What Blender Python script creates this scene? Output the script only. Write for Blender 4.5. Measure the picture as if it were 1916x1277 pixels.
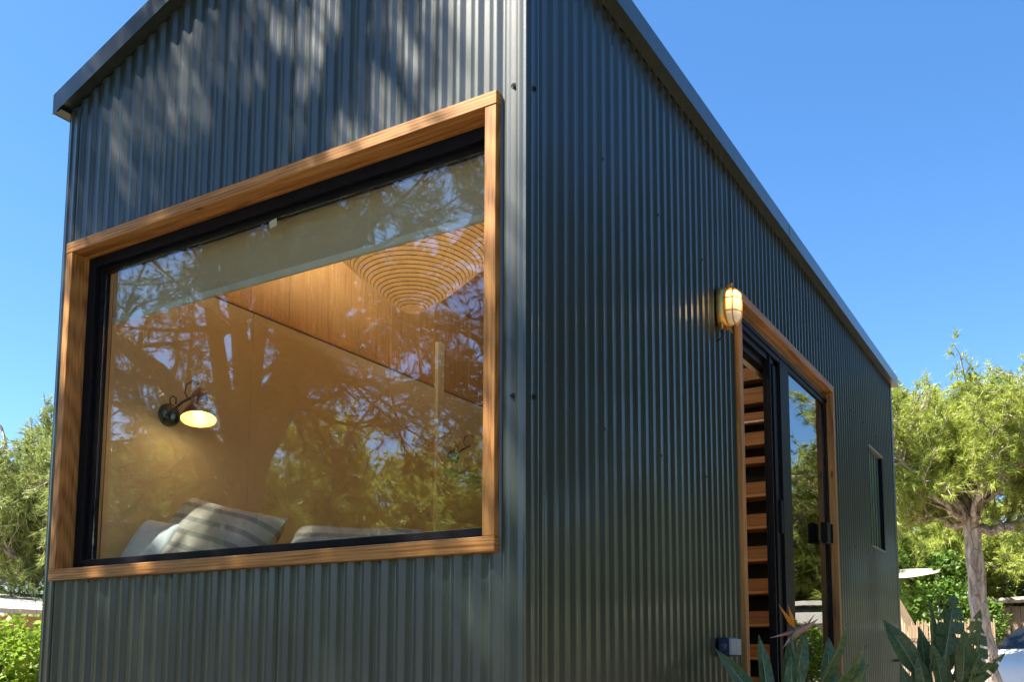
import bpy, math, random
import numpy as np
from mathutils import Vector, Matrix

for o in list(bpy.data.objects):
    bpy.data.objects.remove(o)
scn = bpy.context.scene
COL = scn.collection
R = math.radians

# ------------------------------------------------------------------ camera
cam_d = bpy.data.cameras.new("camera")
cam = bpy.data.objects.new("camera", cam_d)
COL.objects.link(cam)
r_ = Vector((0.86073658, 0.50904946, 0.00109348))
u_ = Vector((0.05439042, -0.09410251, 0.99407565))
f_ = Vector((-0.50613657, 0.8555778, 0.10868488))
m = Matrix((r_, u_, -f_)).transposed().to_4x4()
m.translation = Vector((1.512, -2.5194, 1.2175))
cam.matrix_world = m
cam_d.sensor_width = 36
cam_d.sensor_fit = 'HORIZONTAL'
cam_d.lens = 1774.725 / 1916 * 36
cam_d.shift_x = (958 - 993.867) / 1916
cam_d.shift_y = (1038.637 - 638.5) / 1916
cam_d.clip_start = 0.05
cam_d.clip_end = 3000
scn.camera = cam

# ------------------------------------------------------------------ light
SUN_EL = 59.0
SUN_H = Vector((-0.725, -0.689))            # horizontal direction towards the sun
world = bpy.data.worlds.new("World")
scn.world = world
world.use_nodes = True
wn = world.node_tree
wn.nodes.clear()
sky = wn.nodes.new('ShaderNodeTexSky')
sky.sky_type = 'NISHITA'
sky.sun_disc = False
sky.sun_elevation = R(SUN_EL)
sky.sun_rotation = math.atan2(SUN_H.x, SUN_H.y)
sky.altitude = 0
sky.air_density = 1.0
sky.dust_density = 0.35
sky.ozone_density = 5.0
bg = wn.nodes.new('ShaderNodeBackground')
bg.inputs['Strength'].default_value = 0.070
wo = wn.nodes.new('ShaderNodeOutputWorld')
hs = wn.nodes.new('ShaderNodeHueSaturation')
hs.inputs['Saturation'].default_value = 1.18
wn.links.new(sky.outputs[0], hs.inputs['Color'])
wn.links.new(hs.outputs[0], bg.inputs[0])
wn.links.new(bg.outputs[0], wo.inputs[0])

sd = bpy.data.lights.new("sun", 'SUN')
sd.energy = 5.0
sd.angle = R(0.53)
sd.color = (1.0, 0.94, 0.84)
sun = bpy.data.objects.new("sun", sd)
COL.objects.link(sun)
sv = Vector((SUN_H.x * math.cos(R(SUN_EL)), SUN_H.y * math.cos(R(SUN_EL)), math.sin(R(SUN_EL))))
sun.rotation_euler = sv.to_track_quat('Z', 'Y').to_euler()
sun.location = (-6, -8, 14)

scn.view_settings.view_transform = 'Standard'
scn.view_settings.look = 'None'
scn.view_settings.exposure = 2.0
scn.view_settings.gamma = 1
scn.cycles.max_bounces = 10
scn.cycles.transparent_max_bounces = 24
scn.cycles.glossy_bounces = 5

G = 0.2        # ground level

# ------------------------------------------------------------------ helpers
def link(o, parent=None):
    COL.objects.link(o)
    if parent is not None:
        o.parent = parent
    return o

def empty(name, loc, label, cat, group=None, rz=0.0):
    o = bpy.data.objects.new(name, None)
    o.empty_display_size = 0.2
    o.location = loc
    o.rotation_euler = (0, 0, rz)
    COL.objects.link(o)
    o['label'] = label
    o['category'] = cat
    if group: o['group'] = group
    return o

def tag(o, label, cat, group=None, kind=None):
    if label: o['label'] = label
    if cat: o['category'] = cat
    if group: o['group'] = group
    if kind: o['kind'] = kind
    return o

class MB:
    def __init__(s):
        s.v = []; s.f = []; s.mi = []; s.cur = 0
    def add(s, vs, fs):
        n = len(s.v)
        s.v += [tuple(p) for p in vs]
        for f in fs:
            s.f.append(tuple(i + n for i in f)); s.mi.append(s.cur)
        return s
    def box(s, x0, x1, y0, y1, z0, z1, M=None):
        vs = [Vector(p) for p in ((x0,y0,z0),(x1,y0,z0),(x1,y1,z0),(x0,y1,z0),(x0,y0,z1),(x1,y0,z1),(x1,y1,z1),(x0,y1,z1))]
        if M is not None: vs = [M @ p for p in vs]
        return s.add(vs, [(0,3,2,1),(4,5,6,7),(0,1,5,4),(1,2,6,5),(2,3,7,6),(3,0,4,7)])
    def bbox(s, x0, x1, y0, y1, z0, z1, b=0.003, M=None):
        """box with chamfered edges"""
        c = Vector(((x0+x1)/2,(y0+y1)/2,(z0+z1)/2)); h = Vector(((x1-x0)/2,(y1-y0)/2,(z1-z0)/2))
        b = min(b, h.x*.45, h.y*.45, h.z*.45)
        vs = []; idx = {}
        for sx in (-1,1):
            for sy in (-1,1):
                for sz in (-1,1):
                    for ax in range(3):
                        q = Vector((sx*(h.x-b), sy*(h.y-b), sz*(h.z-b)))
                        q[ax] = (sx,sy,sz)[ax]*h[ax]
                        p = c + q
                        if M is not None: p = M @ p
                        idx[(sx,sy,sz,ax)] = len(vs); vs.append(p)
        fs = []
        for ax in range(3):
            a, d = (ax+1)%3, (ax+2)%3
            for sg in (-1,1):
                q = []
                for (p1,p2) in ((-1,-1),(1,-1),(1,1),(-1,1)):
                    k = [0,0,0]; k[ax]=sg; k[a]=p1; k[d]=p2
                    q.append(idx[(k[0],k[1],k[2],ax)])
                fs.append(tuple(q) if sg>0 else tuple(q[::-1]))
            for s1 in (-1,1):
                for s2 in (-1,1):
                    k0=[0,0,0];k1=[0,0,0]
                    k0[a]=s1;k0[d]=s2;k1[a]=s1;k1[d]=s2;k0[ax]=-1;k1[ax]=1
                    q=(idx[(*k0,a)],idx[(*k1,a)],idx[(*k1,d)],idx[(*k0,d)])
                    fs.append(q if s1*s2<0 else q[::-1])
        for sx in (-1,1):
            for sy in (-1,1):
                for sz in (-1,1):
                    q=(idx[(sx,sy,sz,0)],idx[(sx,sy,sz,1)],idx[(sx,sy,sz,2)])
                    fs.append(q if sx*sy*sz>0 else q[::-1])
        return s.add(vs, fs)
    def tube(s, pts, rad, n=8, cap=True):
        pts = [Vector(p) for p in pts]
        if not hasattr(rad, '__len__'): rad = [rad]*len(pts)
        t = (pts[1]-pts[0]).normalized()
        nrm = t.orthogonal().normalized()
        vs=[]; fs=[]
        for i,p in enumerate(pts):
            if i==0: t=(pts[1]-pts[0])
            elif i==len(pts)-1: t=(pts[-1]-pts[-2])
            else: t=(pts[i+1]-pts[i-1])
            t.normalize()
            nrm = (nrm - t*nrm.dot(t)).normalized()
            b = t.cross(nrm)
            for k in range(n):
                a=2*math.pi*k/n
                vs.append(p + (nrm*math.cos(a)+b*math.sin(a))*rad[i])
        for i in range(len(pts)-1):
            for k in range(n):
                k2=(k+1)%n
                fs.append((i*n+k,i*n+k2,(i+1)*n+k2,(i+1)*n+k))
        if cap:
            fs.append(tuple(range(n))[::-1]); fs.append(tuple((len(pts)-1)*n+k for k in range(n)))
        return s.add(vs,fs)
    def lathe(s, prof, n=24, M=None, close=False):
        vs=[]; fs=[]
        for (r,z) in prof:
            for k in range(n):
                a=2*math.pi*k/n
                p=Vector((r*math.cos(a),r*math.sin(a),z))
                if M is not None: p=M@p
                vs.append(p)
        for i in range(len(prof)-1):
            for k in range(n):
                k2=(k+1)%n
                fs.append((i*n+k,i*n+k2,(i+1)*n+k2,(i+1)*n+k))
        if close:
            fs.append(tuple(range(n))[::-1]); fs.append(tuple((len(prof)-1)*n+k for k in range(n)))
        return s.add(vs,fs)
    def build(s, name, mats, parent=None, smooth=False, sharp=None):
        me = bpy.data.meshes.new(name)
        me.from_pydata(s.v, [], s.f)
        if not isinstance(mats,(list,tuple)): mats=[mats]
        for q in mats: me.materials.append(q)
        if len(mats)>1: me.polygons.foreach_set('material_index', s.mi)
        if smooth:
            me.polygons.foreach_set('use_smooth',[True]*len(me.polygons))
            if sharp: me.set_sharp_from_angle(angle=R(sharp))
        me.update()
        return link(bpy.data.objects.new(name, me), parent)

def np_mesh(name, V, F, mat, parent=None):
    """V (n,3), F (m,3) numpy -> object"""
    me = bpy.data.meshes.new(name)
    k = F.shape[1]
    me.vertices.add(len(V)); me.vertices.foreach_set('co', V.astype(np.float32).ravel())
    me.loops.add(F.size); me.loops.foreach_set('vertex_index', F.astype(np.int32).ravel())
    me.polygons.add(len(F)); me.polygons.foreach_set('loop_start', np.arange(0, F.size, k, dtype=np.int32))
    me.polygons.foreach_set('loop_total', np.full(len(F), k, dtype=np.int32))
    me.materials.append(mat)
    me.update(calc_edges=True); me.validate()
    return link(bpy.data.objects.new(name, me), parent)

# ------------------------------------------------------------------ materials
def new_mat(name):
    m = bpy.data.materials.new(name); m.use_nodes = True
    n = m.node_tree; n.nodes.clear()
    out = n.nodes.new('ShaderNodeOutputMaterial')
    return m, n, out

def N(n, t, **kw):
    x = n.nodes.new(t)
    for k, v in kw.items():
        if k.startswith('i_'): x.inputs[k[2:].replace('_',' ')].default_value = v
        else: setattr(x, k, v)
    return x

def coords(n, scale=(1,1,1), rot=(0,0,0)):
    tc = N(n,'ShaderNodeTexCoord'); mp = N(n,'ShaderNodeMapping')
    mp.inputs['Scale'].default_value = scale; mp.inputs['Rotation'].default_value = rot
    n.links.new(tc.outputs['Object'], mp.inputs['Vector'])
    return mp.outputs['Vector']

def ramp(n, fac, stops):
    r = N(n,'ShaderNodeValToRGB')
    el = r.color_ramp.elements
    while len(el) < len(stops): el.new(0.5)
    for e,(p,c) in zip(el, stops):
        e.position=p; e.color=(*c,1)
    n.links.new(fac, r.inputs['Fac'])
    return r.outputs['Color']

def simple(name, c1, c2=None, scale=6.0, rough=0.6, metal=0.0, bump=0.0, bscale=60.0, coat=0.0, sc=(1,1,1), detail=4, spec=0.5, emis=None, es=0):
    m,n,out = new_mat(name)
    b = N(n,'ShaderNodeBsdfPrincipled')
    b.inputs['Roughness'].default_value = rough; b.inputs['Metallic'].default_value = metal
    b.inputs['Coat Weight'].default_value = coat
    b.inputs['Specular IOR Level'].default_value = spec
    v = coords(n, sc)
    t = N(n,'ShaderNodeTexNoise', i_Scale=scale, i_Detail=detail)
    n.links.new(v, t.inputs['Vector'])
    c2 = c2 or tuple(x*0.8 for x in c1)
    n.links.new(ramp(n, t.outputs['Fac'], [(0.3,c1),(0.7,c2)]), b.inputs['Base Color'])
    if bump:
        t2 = N(n,'ShaderNodeTexNoise', i_Scale=bscale, i_Detail=3)
        n.links.new(v, t2.inputs['Vector'])
        bp = N(n,'ShaderNodeBump', i_Strength=bump, i_Distance=0.002)
        n.links.new(t2.outputs['Fac'], bp.inputs['Height'])
        n.links.new(bp.outputs[0], b.inputs['Normal'])
    if emis:
        b.inputs['Emission Color'].default_value=(*emis,1); b.inputs['Emission Strength'].default_value=es
    n.links.new(b.outputs[0], out.inputs[0])
    return m

def wood(name, axis, dark=(0.18,0.06,0.011), light=(0.53,0.255,0.07), rough=0.5, scale=1.0, knots=True, coat=0.05):
    m,n,out = new_mat(name)
    b = N(n,'ShaderNodeBsdfPrincipled'); b.inputs['Coat Weight'].default_value=coat; b.inputs['Coat Roughness'].default_value=.25; b.inputs['Specular IOR Level'].default_value=.3
    s = [52*scale]*3; s[axis] = 2.2*scale
    v = coords(n, tuple(s))
    dn = N(n,'ShaderNodeTexNoise', i_Scale=0.5, i_Detail=2); n.links.new(v, dn.inputs['Vector'])
    t = N(n,'ShaderNodeTexNoise', i_Scale=1.0, i_Detail=6, i_Roughness=0.65, i_Distortion=1.2); n.links.new(v, t.inputs['Vector'])
    s2 = [11*scale]*3; s2[axis] = 0.9*scale
    v2 = coords(n, tuple(s2))
    w = N(n,'ShaderNodeTexWave', wave_type='RINGS', i_Scale=2.2, i_Distortion=7.0, i_Detail=3.0)
    w.inputs['Detail Scale'].default_value = 0.8
    n.links.new(v2, w.inputs['Vector'])
    mx = N(n,'ShaderNodeMath', operation='ADD'); mul = N(n,'ShaderNodeMath', operation='MULTIPLY'); mul.inputs[1].default_value=0.2 if knots else 0.08
    n.links.new(w.outputs['Fac'], mul.inputs[0]); n.links.new(mul.outputs[0], mx.inputs[0]); n.links.new(t.outputs['Fac'], mx.inputs[1])
    mid = tuple((a+c)/2 for a,c in zip(dark,light))
    col = ramp(n, mx.outputs[0], [(0.34,dark),(0.55,mid),(0.82,light)])
    big = N(n,'ShaderNodeTexNoise', i_Scale=2.3, i_Detail=2); n.links.new(coords(n), big.inputs['Vector'])
    mr = N(n,'ShaderNodeMapRange'); mr.inputs['From Min'].default_value=.3; mr.inputs['From Max'].default_value=.7
    mr.inputs['To Min'].default_value=.84; mr.inputs['To Max'].default_value=1.12
    n.links.new(big.outputs['Fac'], mr.inputs['Value'])
    mm = N(n,'ShaderNodeVectorMath', operation='SCALE'); n.links.new(col, mm.inputs[0]); n.links.new(mr.outputs[0], mm.inputs['Scale'])
    last = mm.outputs[0]
    if knots:
        s3=[5.5]*3; s3[axis]=1.9
        vo = N(n,'ShaderNodeTexVoronoi', i_Scale=1.0); n.links.new(coords(n,tuple(s3)), vo.inputs['Vector'])
        kr = ramp(n, vo.outputs['Distance'], [(0.0,(0.25,0.2,0.2)),(0.03,(0.4,0.33,0.3)),(0.075,(1,1,1))])
        mk = N(n,'ShaderNodeMixRGB', blend_type='MULTIPLY'); mk.inputs['Fac'].default_value=1
        n.links.new(last, mk.inputs[1]); n.links.new(kr, mk.inputs[2]); last = mk.outputs[0]
    n.links.new(last, b.inputs['Base Color'])
    rr = N(n,'ShaderNodeMapRange'); rr.inputs['To Min'].default_value=rough-.08; rr.inputs['To Max'].default_value=rough+.15
    n.links.new(t.outputs['Fac'], rr.inputs['Value']); n.links.new(rr.outputs[0], b.inputs['Roughness'])
    bp = N(n,'ShaderNodeBump', i_Strength=0.25, i_Distance=0.0015)
    n.links.new(mx.outputs[0], bp.inputs['Height']); n.links.new(bp.outputs[0], b.inputs['Normal'])
    n.links.new(b.outputs[0], out.inputs[0])
    return m

def clad_mat(name, c=(0.030,0.042,0.043)):
    m,n,out = new_mat(name)
    b = N(n,'ShaderNodeBsdfPrincipled')
    v = coords(n)
    fine = N(n,'ShaderNodeTexNoise', i_Scale=520.0, i_Detail=2); n.links.new(v, fine.inputs['Vector'])
    mid = N(n,'ShaderNodeTexNoise', i_Scale=2.2, i_Detail=5); n.links.new(coords(n,(1.5,1.5,.35)), mid.inputs['Vector'])
    col = ramp(n, mid.outputs['Fac'], [(0.3,tuple(x*.88 for x in c)),(0.72,tuple(x*1.18 for x in c))])
    spk = ramp(n, fine.outputs['Fac'], [(0.35,(.8,.8,.8)),(0.72,(1.35,1.35,1.3))])
    mk = N(n,'ShaderNodeMixRGB', blend_type='MULTIPLY'); mk.inputs['Fac'].default_value=1
    n.links.new(col, mk.inputs[1]); n.links.new(spk, mk.inputs[2])
    stn = N(n,'ShaderNodeTexNoise', i_Scale=1.0, i_Detail=6); n.links.new(coords(n,(26,26,.7)), stn.inputs['Vector'])
    sc_ = ramp(n, stn.outputs['Fac'], [(0.48,(1,1,1)),(0.78,(2.3,2.1,1.9))])          # faint dusty run-off streaks
    mk2 = N(n,'ShaderNodeMixRGB', blend_type='MULTIPLY'); mk2.inputs['Fac'].default_value=1
    n.links.new(mk.outputs[0], mk2.inputs[1]); n.links.new(sc_, mk2.inputs[2])
    n.links.new(mk2.outputs[0], b.inputs['Base Color'])
    rr = N(n,'ShaderNodeMapRange'); rr.inputs['To Min'].default_value=.35; rr.inputs['To Max'].default_value=.50
    n.links.new(fine.outputs['Fac'], rr.inputs['Value']); n.links.new(rr.outputs[0], b.inputs['Roughness'])
    b.inputs['Specular IOR Level'].default_value = 0.85
    b.inputs['Coat Weight'].default_value = 0.45; b.inputs['Coat Roughness'].default_value = 0.1; b.inputs['Coat IOR'].default_value = 1.5
    bp = N(n,'ShaderNodeBump', i_Strength=0.6, i_Distance=0.0007)
    n.links.new(fine.outputs['Fac'], bp.inputs['Height']); n.links.new(bp.outputs[0], b.inputs['Normal'])
    n.links.new(b.outputs[0], out.inputs[0])
    return m

def glass_mat(name, ior=1.75, tint=(0.93,0.97,0.94), wob=0.0):
    m,n,out = new_mat(name)
    fr = N(n,'ShaderNodeFresnel')
    ge = N(n,'ShaderNodeNewGeometry'); io = N(n,'ShaderNodeMapRange')      # same reflectance on both faces of the pane
    io.inputs['To Min'].default_value=ior; io.inputs['To Max'].default_value=1/ior
    n.links.new(ge.outputs['Backfacing'], io.inputs['Value']); n.links.new(io.outputs[0], fr.inputs['IOR'])
    tr = N(n,'ShaderNodeBsdfTransparent'); tr.inputs[0].default_value=(*tint,1)
    gl = N(n,'ShaderNodeBsdfGlossy'); gl.inputs['Roughness'].default_value=0.0
    if wob:
        t = N(n,'ShaderNodeTexNoise', i_Scale=3.0, i_Detail=1); n.links.new(coords(n), t.inputs['Vector'])
        bp = N(n,'ShaderNodeBump', i_Strength=1.0, i_Distance=wob); n.links.new(t.outputs['Fac'], bp.inputs['Height'])
        n.links.new(bp.outputs[0], gl.inputs['Normal'])
    mx = N(n,'ShaderNodeMixShader')
    n.links.new(fr.outputs[0], mx.inputs[0]); n.links.new(tr.outputs[0], mx.inputs[1]); n.links.new(gl.outputs[0], mx.inputs[2])
    n.links.new(mx.outputs[0], out.inputs[0])
    return m

def leaf_mat(name, c1, c2, c3=None, scale=1.6, rough=0.5, trans=0.35, spec=.3):
    m,n,out = new_mat(name)
    b = N(n,'ShaderNodeBsdfPrincipled'); b.inputs['Roughness'].default_value=rough; b.inputs['Specular IOR Level'].default_value=spec
    v = coords(n)
    t = N(n,'ShaderNodeTexNoise', i_Scale=scale, i_Detail=3); n.links.new(v, t.inputs['Vector'])
    t2 = N(n,'ShaderNodeTexNoise', i_Scale=scale*14, i_Detail=1); n.links.new(v, t2.inputs['Vector'])
    ad = N(n,'ShaderNodeMath', operation='ADD'); n.links.new(t.outputs['Fac'], ad.inputs[0]); n.links.new(t2.outputs['Fac'], ad.inputs[1])
    hv = N(n,'ShaderNodeMath', operation='MULTIPLY'); hv.inputs[1].default_value=.5; n.links.new(ad.outputs[0], hv.inputs[0])
    st = [(0.38,c1),(0.60,c2)] + ([(0.72,c3)] if c3 else [])
    col = ramp(n, hv.outputs[0], st)
    n.links.new(col, b.inputs['Base Color'])
    tl = N(n,'ShaderNodeBsdfTranslucent'); n.links.new(col, tl.inputs[0])
    mx = N(n,'ShaderNodeMixShader'); mx.inputs[0].default_value=trans
    n.links.new(b.outputs[0], mx.inputs[1]); n.links.new(tl.outputs[0], mx.inputs[2])
    n.links.new(mx.outputs[0], out.inputs[0])
    return m

def bark_mat(name, c1, c2, sc=7.0):
    m,n,out = new_mat(name)
    b = N(n,'ShaderNodeBsdfPrincipled'); b.inputs['Roughness'].default_value=.9
    v = coords(n,(1,1,.35))
    vo = N(n,'ShaderNodeTexVoronoi', feature='DISTANCE_TO_EDGE', i_Scale=sc*1.6); n.links.new(v, vo.inputs['Vector'])
    t = N(n,'ShaderNodeTexNoise', i_Scale=sc*2, i_Detail=6); n.links.new(v, t.inputs['Vector'])
    n.links.new(ramp(n, t.outputs['Fac'], [(0.3,c1),(0.7,c2)]), b.inputs['Base Color'])
    r = ramp(n, vo.outputs['Distance'], [(0.0,(0,0,0)),(0.12,(1,1,1))])
    ad = N(n,'ShaderNodeMath', operation='ADD'); n.links.new(r, ad.inputs[0]); n.links.new(t.outputs['Fac'], ad.inputs[1])
    bp = N(n,'ShaderNodeBump', i_Strength=0.9, i_Distance=0.02); n.links.new(ad.outputs[0], bp.inputs['Height'])
    n.links.new(bp.outputs[0], b.inputs['Normal'])
    n.links.new(b.outputs[0], out.inputs[0])
    return m

def stripe_mat(name, c1, c2, freq, axis=0, warp=.0, rough=.9):
    m,n,out = new_mat(name)
    b = N(n,'ShaderNodeBsdfPrincipled'); b.inputs['Roughness'].default_value=rough
    v = coords(n)
    sp = N(n,'ShaderNodeSeparateXYZ'); n.links.new(v, sp.inputs[0])
    mu = N(n,'ShaderNodeMath', operation='MULTIPLY'); mu.inputs[1].default_value=freq*2*math.pi; n.links.new(sp.outputs[axis], mu.inputs[0])
    si = N(n,'ShaderNodeMath', operation='SINE'); n.links.new(mu.outputs[0], si.inputs[0])
    col = ramp(n, si.outputs[0], [(0.45,c1),(0.55,c2)])
    n.links.new(col, b.inputs['Base Color'])
    t = N(n,'ShaderNodeTexNoise', i_Scale=400.0); n.links.new(v, t.inputs['Vector'])
    t3 = N(n,'ShaderNodeTexNoise', i_Scale=9.0, i_Detail=2); n.links.new(v, t3.inputs['Vector'])
    bp = N(n,'ShaderNodeBump', i_Strength=.3, i_Distance=.002); n.links.new(t.outputs['Fac'], bp.inputs['Height'])
    bp2 = N(n,'ShaderNodeBump', i_Strength=.8, i_Distance=.03); n.links.new(t3.outputs['Fac'], bp2.inputs['Height']); n.links.new(bp.outputs[0], bp2.inputs['Normal'])
    n.links.new(bp2.outputs[0], b.inputs['Normal'])
    n.links.new(b.outputs[0], out.inputs[0])
    return m

M = {}
M['clad'] = clad_mat('cladding_green',(0.009,0.0170,0.0125))
M['trim'] = clad_mat('trim_green', (0.014,0.022,0.020))
M['woodX'] = wood('frame_wood_x', 0); M['woodY'] = wood('frame_wood_y', 1); M['woodZ'] = wood('frame_wood_z', 2)
M['inwood'] = wood('interior_board_wood', 2, (0.38,0.21,0.075),(0.58,0.36,0.15), .55, .8, False, 0)
M['inwoodX'] = wood('interior_wood_x', 0, (0.26,0.14,0.06),(0.52,0.33,0.15), .55, .8, False, 0)
M['black'] = simple('black_aluminium', (0.005,0.005,0.007),(0.008,0.008,0.010), rough=.5, scale=30, spec=.12)
M['rubber'] = simple('black_rubber', (0.01,0.01,0.01), rough=.7)
M['glass'] = glass_mat('window_glass', 2.3, (0.96,0.98,0.95), 0.0003)
M['doorglass'] = glass_mat('door_glass', 6.0, (0.3,0.33,0.33), 0.0004)
M['wall'] = simple('interior_plaster_beige', (0.58,0.49,0.31),(0.54,0.455,0.285), scale=3, rough=.8, bump=.1)
M['floor'] = wood('floor_wood', 1, (0.2,0.1,0.04),(0.4,0.22,0.1), .5, 1, False)
M['blind'] = None
M['steel'] = simple('brushed_steel', (0.6,0.6,0.6),(0.5,0.5,0.5), rough=.3, metal=1, scale=40)
M['brass'] = simple('brass', (0.85,0.46,0.12),(0.60,0.30,0.07), rough=.4, metal=1, scale=25)
M['bark'] = bark_mat('pine_bark', (0.28,0.19,0.14),(0.72,0.62,0.53))
M['bark2'] = bark_mat('dark_bark', (0.05,0.035,0.028),(0.12,0.09,0.07))
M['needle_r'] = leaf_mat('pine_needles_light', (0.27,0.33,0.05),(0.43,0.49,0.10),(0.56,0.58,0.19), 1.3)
M['needle_l'] = leaf_mat('pine_needles_grey', (0.20,0.25,0.06),(0.34,0.40,0.11),(0.47,0.50,0.18), 1.3)
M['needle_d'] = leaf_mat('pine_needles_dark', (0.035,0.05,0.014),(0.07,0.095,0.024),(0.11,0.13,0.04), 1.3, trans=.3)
M['bush'] = leaf_mat('bush_leaves', (0.08,0.15,0.02),(0.15,0.26,0.04),(0.24,0.36,0.08), 2.5)
M['bush_y'] = leaf_mat('bush_leaves_bright', (0.16,0.26,0.02),(0.30,0.42,0.04),(0.44,0.52,0.08), 2.5)
M['strel'] = leaf_mat('strelitzia_leaf', (0.06,0.115,0.04),(0.15,0.21,0.085),None, 4, .42, .18, .4)
M['stalk'] = simple('strelitzia_stalk', (0.20,0.24,0.09),(0.12,0.17,0.06), rough=.5)
M['rib'] = simple('leaf_midrib', (0.42,0.45,0.22),(0.34,0.38,0.18), rough=.5)
# ground
def ground_mat():
    m,n,out = new_mat('sandy_ground')
    b = N(n,'ShaderNodeBsdfPrincipled'); b.inputs['Roughness'].default_value=.95
    v = coords(n)
    t = N(n,'ShaderNodeTexNoise', i_Scale=.8, i_Detail=8); n.links.new(v,t.inputs['Vector'])
    t2 = N(n,'ShaderNodeTexNoise', i_Scale=30, i_Detail=4); n.links.new(v,t2.inputs['Vector'])
    c = ramp(n,t.outputs['Fac'],[(0.3,(0.15,0.125,0.09)),(0.55,(0.21,0.175,0.13)),(0.75,(0.11,0.095,0.07))])
    n.links.new(c,b.inputs['Base Color'])
    bp=N(n,'ShaderNodeBump',i_Strength=.6,i_Distance=.02); n.links.new(t2.outputs['Fac'],bp.inputs['Height']); n.links.new(bp.outputs[0],b.inputs['Normal'])
    n.links.new(b.outputs[0],out.inputs[0]); return m
M['ground'] = ground_mat()
g = MB(); g.add([(-1500,-1500,G),(1500,-1500,G),(1500,1500,G),(-1500,1500,G)],[(0,1,2,3)])
tag(g.build('ground', M['ground']), None, None, kind='structure')

# ------------------------------------------------------------------ the tiny house
W, L = 2.5, 6.663
PIT = 0.0762
Z0 = 0.55                     # bottom of cladding
SL = 0.345                    # roof slope
def roofz(x):                 # underside of the roof where the cladding ends
    return 3.775 + SL*min(x+2.5, -x) if -2.5<=x<=0 else 3.775
house = empty('tiny_house', (-1.25, L/2, G), 'dark green tiny house clad in corrugated metal with a large wood framed window', 'house')
house.location = (0,0,0)

def _trap(s):
    s = (s + 0.013) % PIT
    if s < 0.013: return 0.0
    if s < 0.034: return (s-0.013)/0.021*0.0105
    if s < 0.0552: return 0.0105
    return (PIT - s)/(PIT-0.0552)*0.0105
def prof(s, w=0.0055, k=11):
    return sum(_trap(s + w*(i/(k-1)-.5)) for i in range(k))/k
SAMP = []
for c in (-0.013, 0.0, 0.021, 0.0422):
    for d in (-.0052,-.0038,-.0025,-.0012,0,.0012,.0025,.0038,.0052):
        SAMP.append((c+d) % PIT)
SAMP = sorted(SAMP)

def positions(a0, a1, phase, seams=()):
    out=[]
    k0 = int(math.floor((a0-phase)/PIT))-1; k1=int(math.ceil((a1-phase)/PIT))+1
    for k in range(k0,k1):
        for s in SAMP:
            p = phase + k*PIT + s
            if a0 < p < a1: out.append((p, prof(p-phase)))
    out = [(a0, prof(a0-phase))]+out+[(a1, prof(a1-phase))]
    for sm in seams:
        out = [q for q in out if not (sm-.003 < q[0] < sm+.003)]
        d = prof(sm-phase)
        out += [(sm-.0028, d),(sm-.0012, d+.0065),(sm+.0010, d+.0065),(sm+.0012, d-.001),(sm+.0028,d-.001)]
    out.sort()
    return out

def wall_strip(mb, axis, const, sgn, a0, a1, zf0, zf1, phase, seams=(), nz=1):
    """vertical corrugated sheet; axis 0: runs along X at Y=const+sgn*depth ; axis 1: runs along Y at X=const+sgn*depth"""
    P = positions(a0,a1,phase,seams)
    vs=[]; fs=[]
    for (p,d) in P:
        z0 = zf0(p) if callable(zf0) else zf0
        z1 = zf1(p) if callable(zf1) else zf1
        for z in (z0,z1):
            vs.append((p,const+sgn*d,z) if axis==0 else (const+sgn*d,p,z))
    for i in range(len(P)-1):
        q=(2*i,2*i+2,2*i+3,2*i+1)
        fs.append(q if (axis==0) == (sgn>0) else q[::-1])
    mb.add(vs,fs)

WX0, WX1, WZ0, WZ1 = -2.436, -0.100, 1.553, 3.1025          # window frame outer
FPH = -2.5+0.097
SEAMF = (-2.121, -1.068)
mb = MB()
fx = lambda x: roofz(x)
hx0, hx1, hz0, hz1 = WX0+.02, WX1-.02, WZ0+.02, WZ1-.02
sm = lambda a,b: [s for s in SEAMF if a<s<b]
wall_strip(mb,0,0,1,-2.478,hx0,Z0,fx,FPH)
wall_strip(mb,0,0,1,hx0,hx1,Z0,hz0,FPH,sm(hx0,hx1))
wall_strip(mb,0,0,1,hx0,hx1,hz1,fx,FPH,sm(hx0,hx1))
wall_strip(mb,0,0,1,hx1,-0.03,Z0,fx,FPH)
front = mb.build('front_wall', M['clad'], house, smooth=True, sharp=50)
# side wall X=0
DY0, DY1, DZ1 = 2.118, 4.2207, 3.1327
SY0, SY1, SZ0, SZ1 = 5.48, 6.056, 2.137, 2.959
SPH = 0.0426
SEAMS = (0.0426+PIT*27-.018,)
sms = lambda a,b: [s for s in SEAMS if a<s<b]
mb = MB()
top = 3.80
wall_strip(mb,1,0,-1,0.03,DY0+.02,Z0,top,SPH,sms(.03,DY0+.02))
wall_strip(mb,1,0,-1,DY0+.02,DY1-.02,DZ1-.02,top,SPH,sms(DY0+.02,DY1-.02))
wall_strip(mb,1,0,-1,DY1-.02,SY0,Z0,top,SPH,sms(DY1,SY0))
wall_strip(mb,1,0,-1,SY0,SY1,SZ1,top,SPH)
wall_strip(mb,1,0,-1,SY0,SY1,Z0,SZ0,SPH)
wall_strip(mb,1,0,-1,SY1,L-.02,Z0,top,SPH)
side = mb.build('side_wall', M['clad'], house, smooth=True, sharp=50)
mb = MB()
wall_strip(mb,1,-2.5,1,0.0,L,Z0,3.80,SPH)
mb.build('left_wall', M['clad'], house, smooth=True, sharp=50)
mb = MB()
wall_strip(mb,0,L,-1,-2.5,0,Z0,fx,FPH)
mb.build('back_wall', M['clad'], house, smooth=True, sharp=50)

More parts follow.
